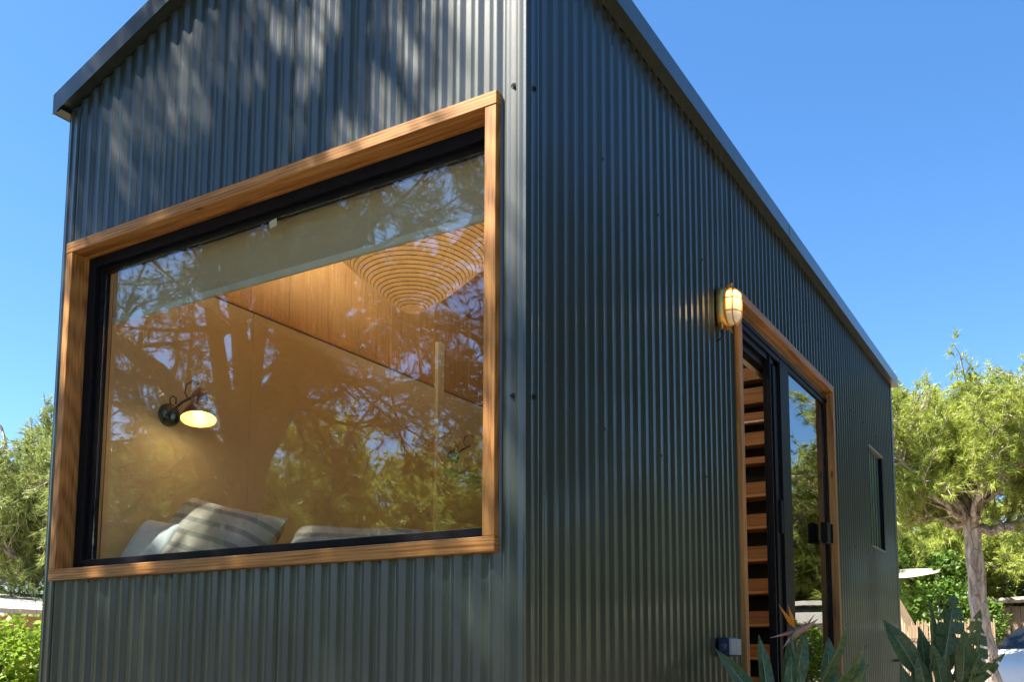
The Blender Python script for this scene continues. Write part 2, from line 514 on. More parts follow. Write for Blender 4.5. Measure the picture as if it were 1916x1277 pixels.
# corner trims (folded sheet, with a pressed rib each side)
def corner_trim(M4, h0, h1, name='corner_trim'):
    # profile in local a (along one face) ; points (x,y) outside corner at 0,0 ; faces -x dir and +y dir
    pf = []
    leg = [(-.082,.004),(-.081,-.0025),(-.074,-.0055),(-.064,-.006),(-.058,-.0035),(-.052,-.003),(-.040,-.003),(-.034,-.0035),(-.028,-.006),(-.022,-.006),(-.014,-.001),(-.006,.0005),(-.001,.0)]
    for (x,y) in leg: pf.append((x,y))
    pf.append((0.0,0.0005))
    for (x,y) in leg[::-1]: pf.append((-y, -x))
    vs=[]; fs=[]
    for (x,y) in pf:
        vs.append(M4 @ Vector((x,y,h0))); vs.append(M4 @ Vector((x,y,h1)))
    for i in range(len(pf)-1): fs.append((2*i,2*i+2,2*i+3,2*i+1))
    b = MB(); b.add(vs,fs)
    return b.build(name, M['clad'], house, smooth=True, sharp=35)
ct = corner_trim(Matrix.Identity(4), Z0-.02, 3.79)
corner_trim(Matrix.Translation((-2.5,0,0))@Matrix.Rotation(R(-90),4,'Z'), Z0-.02, 3.77)
corner_trim(Matrix.Translation((0,L,0))@Matrix.Rotation(R(90),4,'Z'), Z0-.02, 3.79)

# screws
def screw(p, d, parent):
    q = Vector(d).to_track_quat('Z','Y').to_matrix().to_4x4(); q.translation = Vector(p)
    b = MB(); k=1.0 if parent is ct else .72
    b.lathe([(0.0095*k,0),(0.0095*k,.0015),(.0085*k,.002)],14,q); b.lathe([(.0052*k,.002),(.0052*k,.0058*k),(.0045*k,.0065*k),(0.0001,.0065*k)],6,q)
    return b.build('screw', M['black'] if parent is ct else M['trim'], parent)
for z in (2.053, 3.109, 1.0):
    screw((-.046,-.0035,z),(0,-1,0),ct); screw((.0035,.048,z),(1,0,0),ct)
for k in range(1,12):
    y = 0.063 + 0.527*k
    for z in (2.058, 3.111, 1.0):
        if DY0-.1<y<DY1+.1 and z<DZ1+.05: continue
        if SY0<y<SY1 and z<SZ1: continue
        yy = SPH + PIT*round((y-SPH)/PIT) - .0065
        screw((.0,yy,z),(1,0,0),side)
for x in (-2.17,-1.648,-1.117,-.589):
    xx = FPH + PIT*round((x-FPH)/PIT) - .0065
    screw((xx,0,1.541),(0,-1,0),front); 
    screw((xx,0,1.0),(0,-1,0),front)

# bottom drip trim + chassis
b=MB(); b.box(-2.49,-.01,-.012,.02,Z0-.09,Z0+.01); b.box(-.02,.012,.02,L,Z0-.09,Z0+.01); b.build('skirt_trim', M['trim'], house)
b=MB(); b.box(-2.4,-.1,.2,L-.2,Z0-.12,Z0-.02); 
b.build('chassis', M['black'], house)
for yy in (3.4,4.3):
    for xx in (-2.2,-.3):
        q=Matrix.Translation((xx,yy,G+.27))@Matrix.Rotation(R(90),4,'Y')
        b=MB(); b.lathe([(.1,-.1),(.24,-.1),(.27,-.07),(.27,.07),(.24,.1),(.1,.1)],28,q); b.build('wheel',M['rubber'],house,smooth=True,sharp=40)

# roof
EX = 0.053; RX0=-2.561; OV=0.05
rt = lambda x: 3.853 + SL*min(x-RX0, EX+0.0-x if x>-1.254 else x-RX0)
RC = (RX0+EX)/2
ztop = lambda x: 3.850 + SL*((x-RX0) if x<RC else (EX-x))
b=MB()
xs=[RX0+.01,RC,EX-.01]
vs=[]
for y in (-OV+.008,L+OV-.008):
    for x in xs: vs.append((x,y,ztop(x)-.004))
    for x in xs: vs.append((x,y,ztop(x)-.07))
b.add(vs,[(0,1,7,6),(1,2,8,7),(3,9,10,4),(4,10,11,5),(0,6,9,3),(2,5,11,8),(0,3,4,1),(1,4,5,2),(6,7,10,9),(7,8,11,10)])
roof=b.build('roof', M['trim'], house)
def rake(y0,y1):
    b=MB()
    for (xa,xb) in ((RX0,RC),(RC,EX)):
        za,zb=ztop(xa),ztop(xb)
        vs=[]
        for y in (y0,y1):
            vs += [(xa,y,za-.096),(xb,y,zb-.096),(xb,y,zb+.002),(xa,y,za+.002)]
        b.add(vs,[(0,1,2,3),(4,7,6,5),(0,4,5,1),(3,2,6,7),(0,3,7,4),(1,5,6,2)])
        # soffit return to the wall
        vs=[]
        for y in ((y1,.012) if y0<0 else (L-.012,y0)):
            vs += [(xa,y,za-.088),(xb,y,zb-.088),(xb,y,zb-.080),(xa,y,za-.080)]
        b.add(vs,[(0,1,2,3),(4,7,6,5),(0,4,5,1),(3,2,6,7),(0,3,7,4),(1,5,6,2)])
    return b.build('rake_trim', M['trim'], roof)
rake(-OV,-OV+.004); rake(L+OV-.004,L+OV)
for xs_,x_in in ((EX,0.0),(RX0,-2.5)):
    for (ya,yb) in ((-OV+.0045,3.017),(3.021,3.26),(3.262,L+OV-.0045)):
        b=MB()
        if xs_>0:
            b.box(xs_-.003,xs_,ya,yb,3.758,3.850); 
            b.box(-.004,xs_-.0032,ya,yb,3.760,3.764)
            b.box(xs_-.006,xs_+.0035,ya,yb,3.753,3.7575)
        else:
            b.box(xs_,xs_+.003,ya,yb,3.758,3.850); b.box(xs_+.0032,-2.496,ya,yb,3.760,3.764)
        b.build('eave_trim', M['trim'], roof)
# standing joint covers
b=MB(); b.box(EX-.0025,EX+.0012,3.0175,3.0205,3.76,3.849); b.build('joint_strip', M['rubber'], roof)

# ---- big front window
wf = MB()
YF=-.022
def frame_board(x0,x1,z0,z1,mat,y0=YF,y1=.042,nm='frame_board',par=None,bev=.0022):
    b=MB(); b.bbox(x0,x1,y0,y1,z0,z1,bev); return b.build(nm, mat, par)
win = MB(); win.bbox(-.148,WX1-.0022,YF,.085,1.6035,3.0535,.0022)
win = win.build('window', M['woodZ'], house)
win['label']='large picture window framed in warm orange wood'
frame_board(WX0+.002,-2.390,1.6035,3.0535,M['woodZ'],y1=.085,par=win)
frame_board(WX0,WX1,3.0545,WZ1,M['woodX'],YF-.0015,y1=.085,par=win)
frame_board(WX0,WX1,WZ0,1.6025,M['woodX'],YF-.0015,y1=.085,par=win)
# inner bead
b=MB(); b.box(-2.3895,-2.382,.044,.085,1.603,3.054); b.build('bead',M['woodZ'],win)
b=MB(); b.box(-.1555,-.1485,.044,.085,1.603,3.054); b.build('bead',M['woodZ'],win)
b=MB(); b.box(-2.3815,-.156,.044,.085,3.046,3.0538); b.build('bead',M['woodX'],win)
# black aluminium casing
AX0,AX1,AZ0,AZ1=-2.3815,-.156,1.6035,3.0455
b=MB()
b.bbox(AX0,AX0+.052,.058,.125,AZ0,AZ1,.0015); b.bbox(AX1-.040,AX1,.058,.125,AZ0,AZ1,.0015)
b.bbox(AX0+.0525,AX1-.0405,.058,.125,AZ1-.048,AZ1,.0015); b.bbox(AX0+.0525,AX1-.0405,.058,.125,AZ0,AZ0+.042,.0015)
# second step
b.bbox(AX0+.0525,AX0+.070,.082,.124,AZ0+.0425,AZ1-.0485,.001); b.bbox(AX1-.055,AX1-.0405,.082,.124,AZ0+.0425,AZ1-.0485,.001)
b.bbox(AX0+.0705,AX1-.0555,.082,.124,AZ1-.064,AZ1-.0485,.001); 
b.build('casing',M['black'],win)
b=MB(); b.box(AX0+.0705,AX1-.0405,.098,.104,AZ0+.0425,AZ1-.0645)
b.build('pane',M['glass'],win)
b=MB(); b.box(-1.265,-1.225,.0955,.0972,2.945,2.975,Matrix.Translation((-1.245,0,2.96))@Matrix.Rotation(R(-12),4,'Y')@Matrix.Translation((1.245,0,-2.96)))
b.build('sticker',simple('tape',(0.55,0.5,0.35),rough=.7),win)

# ---- interior shell
b=MB(); b.box(-2.44,-2.36,.13,L-.1,.85,3.099); b.build('interior_wall',M['wall'],house)
b=MB(); b.box(-2.36,-2.352,.13,1.024,.95,3.095); b.box(-2.36,-2.352,1.0262,2.2,.95,3.095); b.box(-2.36,-2.352,2.2022,L-.1,.95,3.095)
b.build('wall_panel',M['wall'],house)
b=MB()
ys=[.13,.40,.70,1.0,1.288,1.62,1.9,2.2,2.5,2.8,3.1,3.5,4,4.5,5,5.6,L-.1]
for a,c in zip(ys[:-1],ys[1:]): b.bbox(-2.40,-2.35,a+.001,c-.001,3.112,3.80,.002)
b.build('board_wall',M['inwood'],house)
b=MB(); b.bbox(-2.36,-2.343,.13,L-.1,3.098,3.111,.002); b.build('trim_rail',M['inwoodX'],house)
# ceiling (two slopes of boards)
b=MB()
for (xa,xb) in ((-2.44,-1.25),(-1.25,-.06)):
    za,zb=roofz(max(xa,-2.5))-.10,roofz(min(xb,0))-.10
    n=8
    for k in range(n):
        x1=xa+(xb-xa)*k/n; x2=xa+(xb-xa)*(k+1)/n-.002; z1=za+(zb-za)*k/n; z2=za+(zb-za)*(k+1)/n
        b.add([(x1,.13,z1),(x2,.13,z2),(x2,L-.1,z2),(x1,L-.1,z1),(x1,.13,z1+.02),(x2,.13,z2+.02),(x2,L-.1,z2+.02),(x1,L-.1,z1+.02)],[(0,1,2,3)[::-1],(4,5,6,7),(0,1,5,4),(1,2,6,5),(2,3,7,6),(3,0,4,7)])
b.build('ceiling',wood('ceiling_wood',1,(0.36,0.16,0.045),(0.6,0.32,0.11),.55,.8,False,0),house)
b=MB(); b.box(-2.44,-.06,.1,L-.1,.88,.95); b.build('floor',M['floor'],house)
# inner faces of front / side / back walls
b=MB()
b.box(-2.44,AX0,.126,.15,.95,3.75); b.box(AX1,-.06,.126,.15,.95,3.75); b.box(AX0,AX1,.126,.15,.95,AZ0+.02); b.box(AX0,AX1,.126,.15,AZ1-.03,3.75)
b.box(-.10,-.05,.15,DY0-.01,.95,3.75); b.box(-.10,-.05,DY1+.01,L-.1,.95,3.75); b.box(-.10,-.05,DY0-.01,DY1+.01,3.14,3.75)
b.box(-2.44,-.06,L-.12,L-.09,.95,4.0)
b.box(-2.3,-.11,.126,.14,3.75,3.85)
b.build('inner_lining',M['wall'],house)
# door casing strip & shelf rail on the long wall
b=MB(); b.bbox(-2.349,-2.320,2.68,2.76,.95,3.42,.003); b.build('casing_strip',simple('cream_paint',(0.62,0.56,0.38),rough=.6),house)
b=MB(); b.bbox(-2.352,-2.30,2.80,4.6,2.54,2.585,.003); b.build('shelf_rail',simple('cream_rail',(0.55,0.47,0.3),rough=.6),house)

# stair / shelf unit seen through the door
b=MB(); b.box(-1.5,-.35,4.50,4.56,.95,3.7); b.build('partition',simple('recess_shade',(0.03,0.026,0.022),rough=.9),house)  # near-black colour stands for the shade between the treads
tr=[(2.175-.24*k) for k in range(-1,6)]
for z in tr:
    b=MB(); b.bbox(-1.2,-.12,4.30,4.50,z+.014,z+.105,.004); 
    t=b.build('stair_tread',M['inwoodX'],house)
    b=MB(); b.bbox(-1.2,-.12,4.292,4.50,z-.008,z+.0135,.003); b.build('nosing',simple('pale_edge',(0.62,0.42,0.2),rough=.5),t)
for z,hh in ((2.66,.05),(2.80,.10),(2.98,.07),(3.12,.12),(3.30,.10)):
    b=MB(); b.bbox(-1.6,-.12,4.30,4.42,z,z+hh,.004); b.build('loft_beam',M['inwoodX'],house)
b=MB(); b.tube([(-1.6,4.22,2.955),(-.12,4.22,2.955)],.013,10); b.build('rail_rod',M['steel'],house)

# ---- the door on the side wall
xw0,xw1=-.03,.020
door = MB(); door.bbox(xw0,xw1,DY0,DY1,3.086,DZ1,.003); door=door.build('door_frame',M['woodY'],house)
b=MB(); b.bbox(xw0,xw1-.0015,DY0+.0005,DY0+.05,.93,3.0855,.003); b.build('jamb',M['woodZ'],door)
b=MB(); b.bbox(xw0,xw1-.0015,DY1-.05,DY1-.0005,.93,3.0855,.003); b.build('jamb',M['woodZ'],door)
# lintel glass strip + black rail
b=MB(); b.box(-.034,-.029,DY0+.05,DY1-.05,3.045,3.0855); b.build('lintel_strip',simple('blue_grey_anodised',(0.45,0.47,0.5),rough=.05,metal=1),door)
b=MB()
for (xa,xb,z0,z1) in ((-.035,-.022,3.020,3.044),(-.05,-.030,2.99,3.0195),(-.075,-.045,2.955,2.9895),(-.12,-.070,2.915,2.9545)):
    b.bbox(xa,xb,DY0+.05,DY1-.05,z0,z1,.002)
b.build('head_rail',M['black'],door)
b=MB(); b.bbox(-.135,-.121,DY0+.05,3.0,2.895,2.925,.002); b.build('inner_lintel',simple('pale_lintel',(0.66,0.5,0.3),rough=.5),door)
# fixed sash with glass on the right
sash=MB()
sash.bbox(-.062,-.028,3.02,3.21,.96,3.0195,.002)
sash.bbox(-.060,-.030,DY1-.10,DY1-.0505,.96,3.0195,.002)
sash.bbox(-.060,-.030,3.2105,DY1-.1005,.96,1.03,.002)
sash=sash.build('sash',M['black'],door)
b=MB(); b.box(-.048,-.042,3.2105,DY1-.1005,1.0305,3.0195); b.build('pane',M['doorglass'],sash)
b=MB(); b.box(-.0405,-.036,3.2110,3.222,1.031,3.019); b.build('gasket',simple('grey_gasket',(0.5,0.5,0.48),rough=.4),sash)
# open leaf folded inside (seen edge on)
b=MB(); b.bbox(-.078,-.064,2.83,3.19,.96,2.99,.002); b.bbox(-.0635,-.034,2.83,2.845,.96,2.99,.002); b.bbox(-.0635,-.045,2.93,3.0195,.96,2.99,.002); leafd=b.build('folded_leaf',M['black'],door)
b2=MB(); b2.bbox(-.060,-.036,2.8285,2.8295,1.46,1.47,.0001); b2=MB(); b2.bbox(-.0632,-.058,2.852,2.898,1.46,2.46,.001); b2.build('lock_plate',M['steel'],leafd)
for z in (1.99,):
    b=MB(); b.bbox(-.022,.022,3.87,3.985,z-.005,z+.135,.006); b.tube([(.024,3.985,z),(.024,3.985,z+.13)],.009,12); b.build('hinge',M['black'],sash)
b=MB(); b.bbox(-.062,-.03,2.98,3.0195,1.95,2.15,.004); b.build('hinge',M['black'],leafd)
# threshold
b=MB(); b.bbox(-.06,.03,DY0,DY1,.90,.929,.003); b.build('threshold',M['black'],door)

# ---- small recessed window near the far corner
M['pale']=simple('pale_metal_trim',(0.22,0.23,0.21),rough=.45)
sw=MB(); sw.box(-.06,-.056,SY0+.012,SY1-.012,SZ0,SZ1-.005); sw=sw.build('small_window',M['black'],house)
for (za,zb) in ((SZ1-.004,SZ1+.016),(SZ0-.016,SZ0+.002)):
    b=MB(); b.bbox(-.05,.006,SY0-.004,SY1+.004,za,zb,.002); b.build('sill',M['pale'],sw)
b=MB(); b.box(-.055,-.001,SY0-.002,SY0+.012,SZ0+.003,SZ1-.005); b.build('reveal',M['black'],sw)
b=MB(); b.box(-.055,-.001,SY1-.012,SY1+.002,SZ0+.003,SZ1-.005); b.build('reveal',M['black'],sw)
b=MB()
for k in range(5):
    y=SY0+.03+k*.11
    b.bbox(-.05,-.028,y,y+.075,SZ0+.003,SZ1-.006,.008)
b.build('slat_panel',simple('green_slats',(0.035,0.075,0.055),rough=.4),sw)

# ------------------------------------------------------------------ things on / in the house
def stadium(hw, hh, n=10):
    pts=[]
    for k in range(n+1):
        a=math.pi*k/n; pts.append((hw*math.cos(a), (hh-hw)+hw*math.sin(a)))
    for k in range(n+1):
        a=math.pi+math.pi*k/n; pts.append((hw*math.cos(a), -(hh-hw)+hw*math.sin(a)))
    return pts
def loft(mb, rings):
    n=len(rings[0]); vs=[p for r in rings for p in r]; fs=[]
    for i in range(len(rings)-1):
        for k in range(n):
            k2=(k+1)%n; fs.append((i*n+k,i*n+k2,(i+1)*n+k2,(i+1)*n+k))
    fs.append(tuple(range(n))[::-1]); fs.append(tuple((len(rings)-1)*n+k for k in range(n)))
    mb.add(vs,fs)
def bulkhead():
    cy,cz=1.885,2.945
    t=empty('bulkhead_lamp',(0.0,cy,cz),'lit oval brass bulkhead lamp with cage guard beside the door','lamp')
    def ring(x,hw,hh): return [(x,p[0],p[1]) for p in stadium(hw,hh)]
    b=MB(); loft(b,[ring(0.001,.070,.108),ring(.008,.072,.110),ring(.030,.069,.107),ring(.040,.064,.102),ring(.046,.056,.094)])
    b.build('housing',M['brass'],t,smooth=True,sharp=40)
    gm,n,out=new_mat('lamp_glass')
    pb=N(n,'ShaderNodeBsdfPrincipled'); pb.inputs['Base Color'].default_value=(.85,.82,.74,1); pb.inputs['Roughness'].default_value=.15
    tc=N(n,'ShaderNodeTexCoord'); sp=N(n,'ShaderNodeSeparateXYZ'); n.links.new(tc.outputs['Object'],sp.inputs[0])
    mr=N(n,'ShaderNodeMapRange',interpolation_type='SMOOTHSTEP'); mr.inputs['From Min'].default_value=-.06; mr.inputs['From Max'].default_value=.07; mr.inputs['To Min'].default_value=0.05; mr.inputs['To Max'].default_value=1.1
    n.links.new(sp.outputs[2],mr.inputs['Value'])
    pb.inputs['Emission Color'].default_value=(1.0,.62,.16,1); n.links.new(mr.outputs[0],pb.inputs['Emission Strength'])
    w=N(n,'ShaderNodeTexWave',bands_direction='Z',i_Scale=42.0); n.links.new(tc.outputs['Object'],w.inputs['Vector'])
    bp=N(n,'ShaderNodeBump',i_Strength=.8,i_Distance=.003); n.links.new(w.outputs['Fac'],bp.inputs['Height']); n.links.new(bp.outputs[0],pb.inputs['Normal'])
    n.links.new(pb.outputs[0],out.inputs[0])
    b=MB(); loft(b,[ring(.0465,.050,.088),ring(.070,.049,.087),ring(.090,.042,.079),ring(.101,.030,.064),ring(.105,.014,.044)])
    b.build('glass_dome',gm,t,smooth=True)
    b=MB()
    st=[(.078,p[0]*1.0,p[1]) for p in stadium(.053,.092)]
    b.tube([Vector(p) for p in st]+[Vector(st[0])],.0032,8)
    for z in (.035,-.030):
        b.tube([(.046,-.058,z),(.078,-.0535,z),(.098,-.038,z),(.109,-.0,z),(.098,.038,z),(.078,.0535,z),(.046,.058,z)],.003,8)
    b.tube([(.044,0,.098),(.085,0,.088),(.108,0,.062),(.1095,0,0),(.108,0,-.062),(.085,0,-.088),(.044,0,-.098)],.003,8)
    b.build('cage',M['brass'],t,smooth=True)
    b=MB()
    b.bbox(.035,.062,-.010,.010,.094,.122,.003)
    b.tube([(.045,-.012,.104),(.062,-.006,.122),(.062,.006,.122),(.045,.012,.104)],.003,6)
    b.build('top_catch',M['brass'],t)
    b=MB(); 
    for y in (-.02,.02,.0): b.tube([(.045,y,-.10),(.05,y,-.122)],.004,6)
    b.tube([(.022,-.045,-.09),(.022,-.045,-.118)],.007,8)
    b.build('bottom_screw',M['brass'],t)
    b=MB(); b.tube([(.022,-.045,-.115),(.026,-.046,-.140),(.018,-.052,-.165),(.002,-.062,-.180)],.0045,8); b.build('cable',M['rubber'],t,smooth=True)
    ld=bpy.data.lights.new('bulb_light','POINT'); ld.energy=.08; ld.color=(1,.66,.3); ld.shadow_soft_size=.04
    l=bpy.data.objects.new('bulb_light',ld); l.location=(.16,0,.02); link(l,t)
    return t
bulkhead()

# socket box
t=empty('outdoor_socket',(0,1.82,1.27),'small navy and grey weatherproof double socket on the cladding left of the door','socket')
b=MB(); b.bbox(.0,.052,-.075,.075,-.043,.043,.006); b.build('back_box',simple('navy_plastic',(0.02,0.03,0.07),rough=.4),t)
b=MB(); b.bbox(.0525,.066,-.071,-.004,-.038,.038,.004); b.build('lid',simple('grey_lid',(0.45,0.48,0.52),rough=.25),t)
b=MB(); b.bbox(.0525,.066,.004,.071,-.038,.038,.004); b.build('lid',simple('grey_lid_b',(0.45,0.48,0.52),rough=.25),t)
b=MB(); b.lathe([(.020,0),(.020,.006),(.015,.008),(.0001,.008)],18,Matrix.Translation((.026,-.076,0))@Matrix.Rotation(R(90),4,'X')); b.build('cable_gland',simple('navy_plastic_b',(0.035,0.06,0.11),rough=.35),t,smooth=True,sharp=40)

# tap at the far corner
t=empty('garden_tap',(0.0,6.25,1.2),'small steel garden tap fixed at the far end of the side wall','tap')
b=MB(); b.tube([(0,0,0),(.10,0,0),(.125,0,-.01),(.13,0,-.05)],.011,10); b.build('spout',M['steel'],t,smooth=True)
b=MB(); b.tube([(.07,0,.01),(.07,0,.04)],.008,8); b.bbox(.04,.10,-.006,.006,.038,.048,.003); b.build('handle',M['steel'],t)

# roller blind
def blind_mat():
    m,n,out=new_mat('blind_fabric')
    d=N(n,'ShaderNodeBsdfPrincipled'); d.inputs['Base Color'].default_value=(.60,.58,.43,1); d.inputs['Roughness'].default_value=.9
    v=coords(n,(300,300,300)); t=N(n,'ShaderNodeTexNoise',i_Scale=1.0); n.links.new(v,t.inputs['Vector'])
    bp=N(n,'ShaderNodeBump',i_Strength=.3,i_Distance=.001); n.links.new(t.outputs['Fac'],bp.inputs['Height']); n.links.new(bp.outputs[0],d.inputs['Normal'])
    tl=N(n,'ShaderNodeBsdfTranslucent'); tl.inputs[0].default_value=(.4,.42,.33,1)
    mx=N(n,'ShaderNodeMixShader'); mx.inputs[0].default_value=.25
    n.links.new(d.outputs[0],mx.inputs[1]); n.links.new(tl.outputs[0],mx.inputs[2]); n.links.new(mx.outputs[0],out.inputs[0]); return m
t=empty('roller_blind',(-1.25,.165,3.0),'pale grey green roller blind pulled a little way down inside the big window','blind')
b=MB()
vs=[];fs=[]
for i in range(25):
    x=-1.09+2.10*i/24; 
    for (z,y) in ((.06,.0),(-.05,.001*math.sin(i)),(-.208,.004*math.sin(i*.9))): vs.append((x,y,z))
for i in range(24):
    for k in range(2): a=i*3+k; fs.append((a,a+1,a+4,a+3))
b.add(vs,fs); b.build('fabric',blind_mat(),t,smooth=True)
b=MB(); b.bbox(-1.09,1.01,-.007,.007,-.240,-.2085,.004); b.build('hem_bar',simple('hem_white',(0.82,0.80,0.64),rough=.6),t)
b=MB(); b.tube([(-1.1,.02,.06),(1.02,.02,.06)],.028,16); b.build('roller',simple('roller_fabric',(0.5,0.5,0.42),rough=.8),t,smooth=True)
b=MB(); 
for dx in (-1.105,-1.096): b.tube([(dx,0,.03),(dx,0,-.9),(dx-.004,0,-1.36)],.0022,5)
b.build('cord',simple('cord_brown',(0.16,0.10,0.06),rough=.8),t)

# wall lamp over the bed
def lamp_shade(mb,Mx,col=0):
    mb.lathe([(.022,.0),(.030,-.012),(.036,-.030),(.037,-.050),(.034,-.062),(.040,-.075),(.058,-.100),(.074,-.128),(.082,-.155)],32,Mx)
def wall_lamp(loc, label, hook_only=False, rz=0):
    t=empty('wall_lamp',loc,label,'lamp','swivel wall lamps over the bed',rz)
    q=Matrix.Rotation(R(90),4,'Y')
    b=MB(); b.lathe([(.0001,.045),(.025,.043),(.044,.036),(.055,.022),(.058,.006),(.058,0.0)],32,q); b.build('wall_mount',M['lampblack'],t,smooth=True,sharp=50)
    b=MB(); b.tube([(.035,0,.02),(.08,.018,.06),(.135,.035,.085)],.0065,10); 
    b.build('arm',M['lampblack'],t,smooth=True)
    b=MB(); b.tube([(.03,-.012,.045),(.035,-.02,.075),(.045,-.012,.09),(.055,0,.078),(.05,.004,.05)],.0035,8)
    b.tube([(.11,.03,.07),(.08,.03,.11),(.09,.03,.15),(.13,.035,.165),(.165,.04,.14)],.0035,8); b.build('cord',M['lampblack'],t,smooth=True)
    if hook_only: return t
    S=Matrix.Translation((.175,.04,.105))@Matrix.Rotation(R(-12),4,'Y')@Matrix.Rotation(R(-10),4,'X')
    b=MB(); b.lathe([(.0001,.012),(.014,.012),(.018,.004),(.020,-.008)],20,S); b.build('cap',M['lampblack'],t,smooth=True)
    b=MB(); lamp_shade(b,S); sh=b.build('shade',M['shade_in'],t,smooth=True)
    so=sh.modifiers.new('thick','SOLIDIFY'); so.thickness=.0025; so.offset=-1; so.material_offset=1
    sh.data.materials.append(M['shade'])
    b=MB(); b.lathe([(.0001,-.142),(.018,-.138),(.030,-.122),(.032,-.105),(.024,-.085),(.016,-.06)],20,S); b.build('bulb',M['bulb'],t,smooth=True)
    ld=bpy.data.lights.new('bulb_glow','POINT'); ld.energy=LAMP_W; ld.color=(1,.72,.36); ld.shadow_soft_size=.03
    l=bpy.data.objects.new('bulb_glow',ld); l.location=S@Vector((0,0,-.16)); link(l,t)
    return t
LAMP_W=.45
M['lampblack']=simple('lamp_black',(0.012,0.013,0.016),(0.02,0.02,0.024),rough=.25,coat=.5)
M['shade']=simple('oxblood_enamel',(0.13,0.022,0.012),(0.075,0.016,0.012),rough=.28,coat=.6,scale=14)
M['shade_in']=simple('shade_inner',(0.9,0.75,0.35),(0.85,0.7,0.3),rough=.5)
M['bulb']=simple('bulb_lit',(1,.8,.4),rough=.4,emis=(1,.70,.16),es=1.5)
wl=wall_lamp((-2.352,.50,2.405),'lit swivel wall lamp with dark red bell shade above the pillows')
wl2=wall_lamp((-2.352,2.90,2.63),'small black lamp bracket without shade on the wall near the right window edge',True)

# pendant
t=empty('pendant_lamp',(-1.43,1.25,3.03),'large shallow round pendant of concentric wooden rings seen through the window','lamp')
b=MB(); pr=[(.0001,-.03),(.04,-.027)]
nr=26
for k in range(nr):
    r=.05+.43*k/(nr-1); z=-.02+.38*(k/(nr-1))**1.15
    w=.43/(nr-1)
    dz=.38*(((k+1)/(nr-1))**1.15-(k/(nr-1))**1.15)
    pr += [(r,z),(r+w*.42,z-.0015+dz*.42),(r+w*.84,z+dz*.84)]
b.lathe(pr,72)
b.mi=[1 if (i//72)>=2 and ((i//72)-2)%3==2 else 0 for i in range(len(b.f))]; sh=b.build('shade',[leaf_mat('cane_ring',(0.50,0.29,0.11),(0.60,0.38,0.16),None,20,.6,.1),simple('cane_gap',(0.10,0.05,0.02),rough=.9)],t,smooth=False)
b=MB(); b.tube([(0,0,.02),(0,0,.95)],.004,6); b.build('cord',M['rubber'],t)
b=MB(); b.lathe([(.0001,.16),(.03,.17),(.04,.20),(.03,.24),(.015,.28)],16); b.build('bulb',M['bulb'],t,smooth=True)
ld=bpy.data.lights.new('room_fill_light','POINT'); ld.energy=21; ld.color=(1,.93,.82); ld.shadow_soft_size=.28  # fill light added above the bowl to brighten the room
l=bpy.data.objects.new('room_fill_light',ld); l.location=(0,0,.46); link(l,t)

# bed + pillows
t=empty('bed',(-1.25,1.1,.95),'raised bed with pale bedding under the big window','bed')
b=MB(); b.bbox(-1.07,.55,-.90,1.1,0,.40,.01); b.build('base',M['inwoodX'],t)
b=MB(); b.bbox(-1.06,.54,-.89,1.09,.40,.66,.05); b.build('mattress',simple('white_linen',(0.62,0.63,0.66),rough=.9,bump=.4,bscale=8),t)
def pillow(name,loc,rot,size,mat,label,seed=0):
    rnd=random.Random(seed)
    n=22; vs=[]; fs=[]
    for s in (1,-1):
        for i in range(n+1):
            for j in range(n+1):
                u=-1+2*i/n; v=-1+2*j/n
                pin=1-.07*(1-u*u)-.0*v; pin2=1-.09*(1-v*v)
                x=u*size[0]/2*(1-.10*(1-abs(v)**2)*abs(u)**3); y=v*size[1]/2*(1-.10*(1-abs(u)**2)*abs(v)**3)
                tk=size[2]/2*((1-u**4)*(1-v**4))**.55
                tk*= 1+.10*math.sin(3*u+seed)*math.cos(2.3*v+seed)
                cr=.006*math.sin(14*u+5*v*v+seed)*(1-v*v)*abs(u)
                vs.append((x,y,s*(tk+cr)))
    N1=(n+1)**2
    for s in range(2):
        for i in range(n):
            for j in range(n):
                a=s*N1+i*(n+1)+j; q=(a,a+n+1,a+n+2,a+1); fs.append(q if s==0 else q[::-1])
    # stitch the rim
    b=MB(); b.add(vs,fs); o=b.build(name,mat,None,smooth=True)
    o.matrix_world=Matrix.Translation(loc)@Matrix.Rotation(R(rot[1]),4,'Z')@Matrix.Rotation(R(rot[0]),4,'X')@Matrix.Rotation(R(rot[2]),4,'Z')
    tag(o,label,'pillow','pillows on the bed'); return o
M['stripe']=stripe_mat('striped_linen',(0.46,0.43,0.38),(0.26,0.255,0.25),14,1)
pillow('pillow',(-2.17,.30,1.69),(62,0,-9),(.34,.36,.13),simple('white_cotton',(0.66,0.72,0.80),rough=.9,bump=.4,bscale=8),'plain white pillow at the left end of the bed behind the striped one',1)
pillow('pillow',(-1.86,.36,1.695),(62,-3,-15),(.80,.48,.20),M['stripe'],'grey striped pillow standing on its corner nearest the wall lamp',2)
pillow('pillow',(-1.14,.40,1.60),(54,4,-6),(.66,.40,.16),M['stripe'],'grey striped pillow lying lowest in the middle of the window',4)

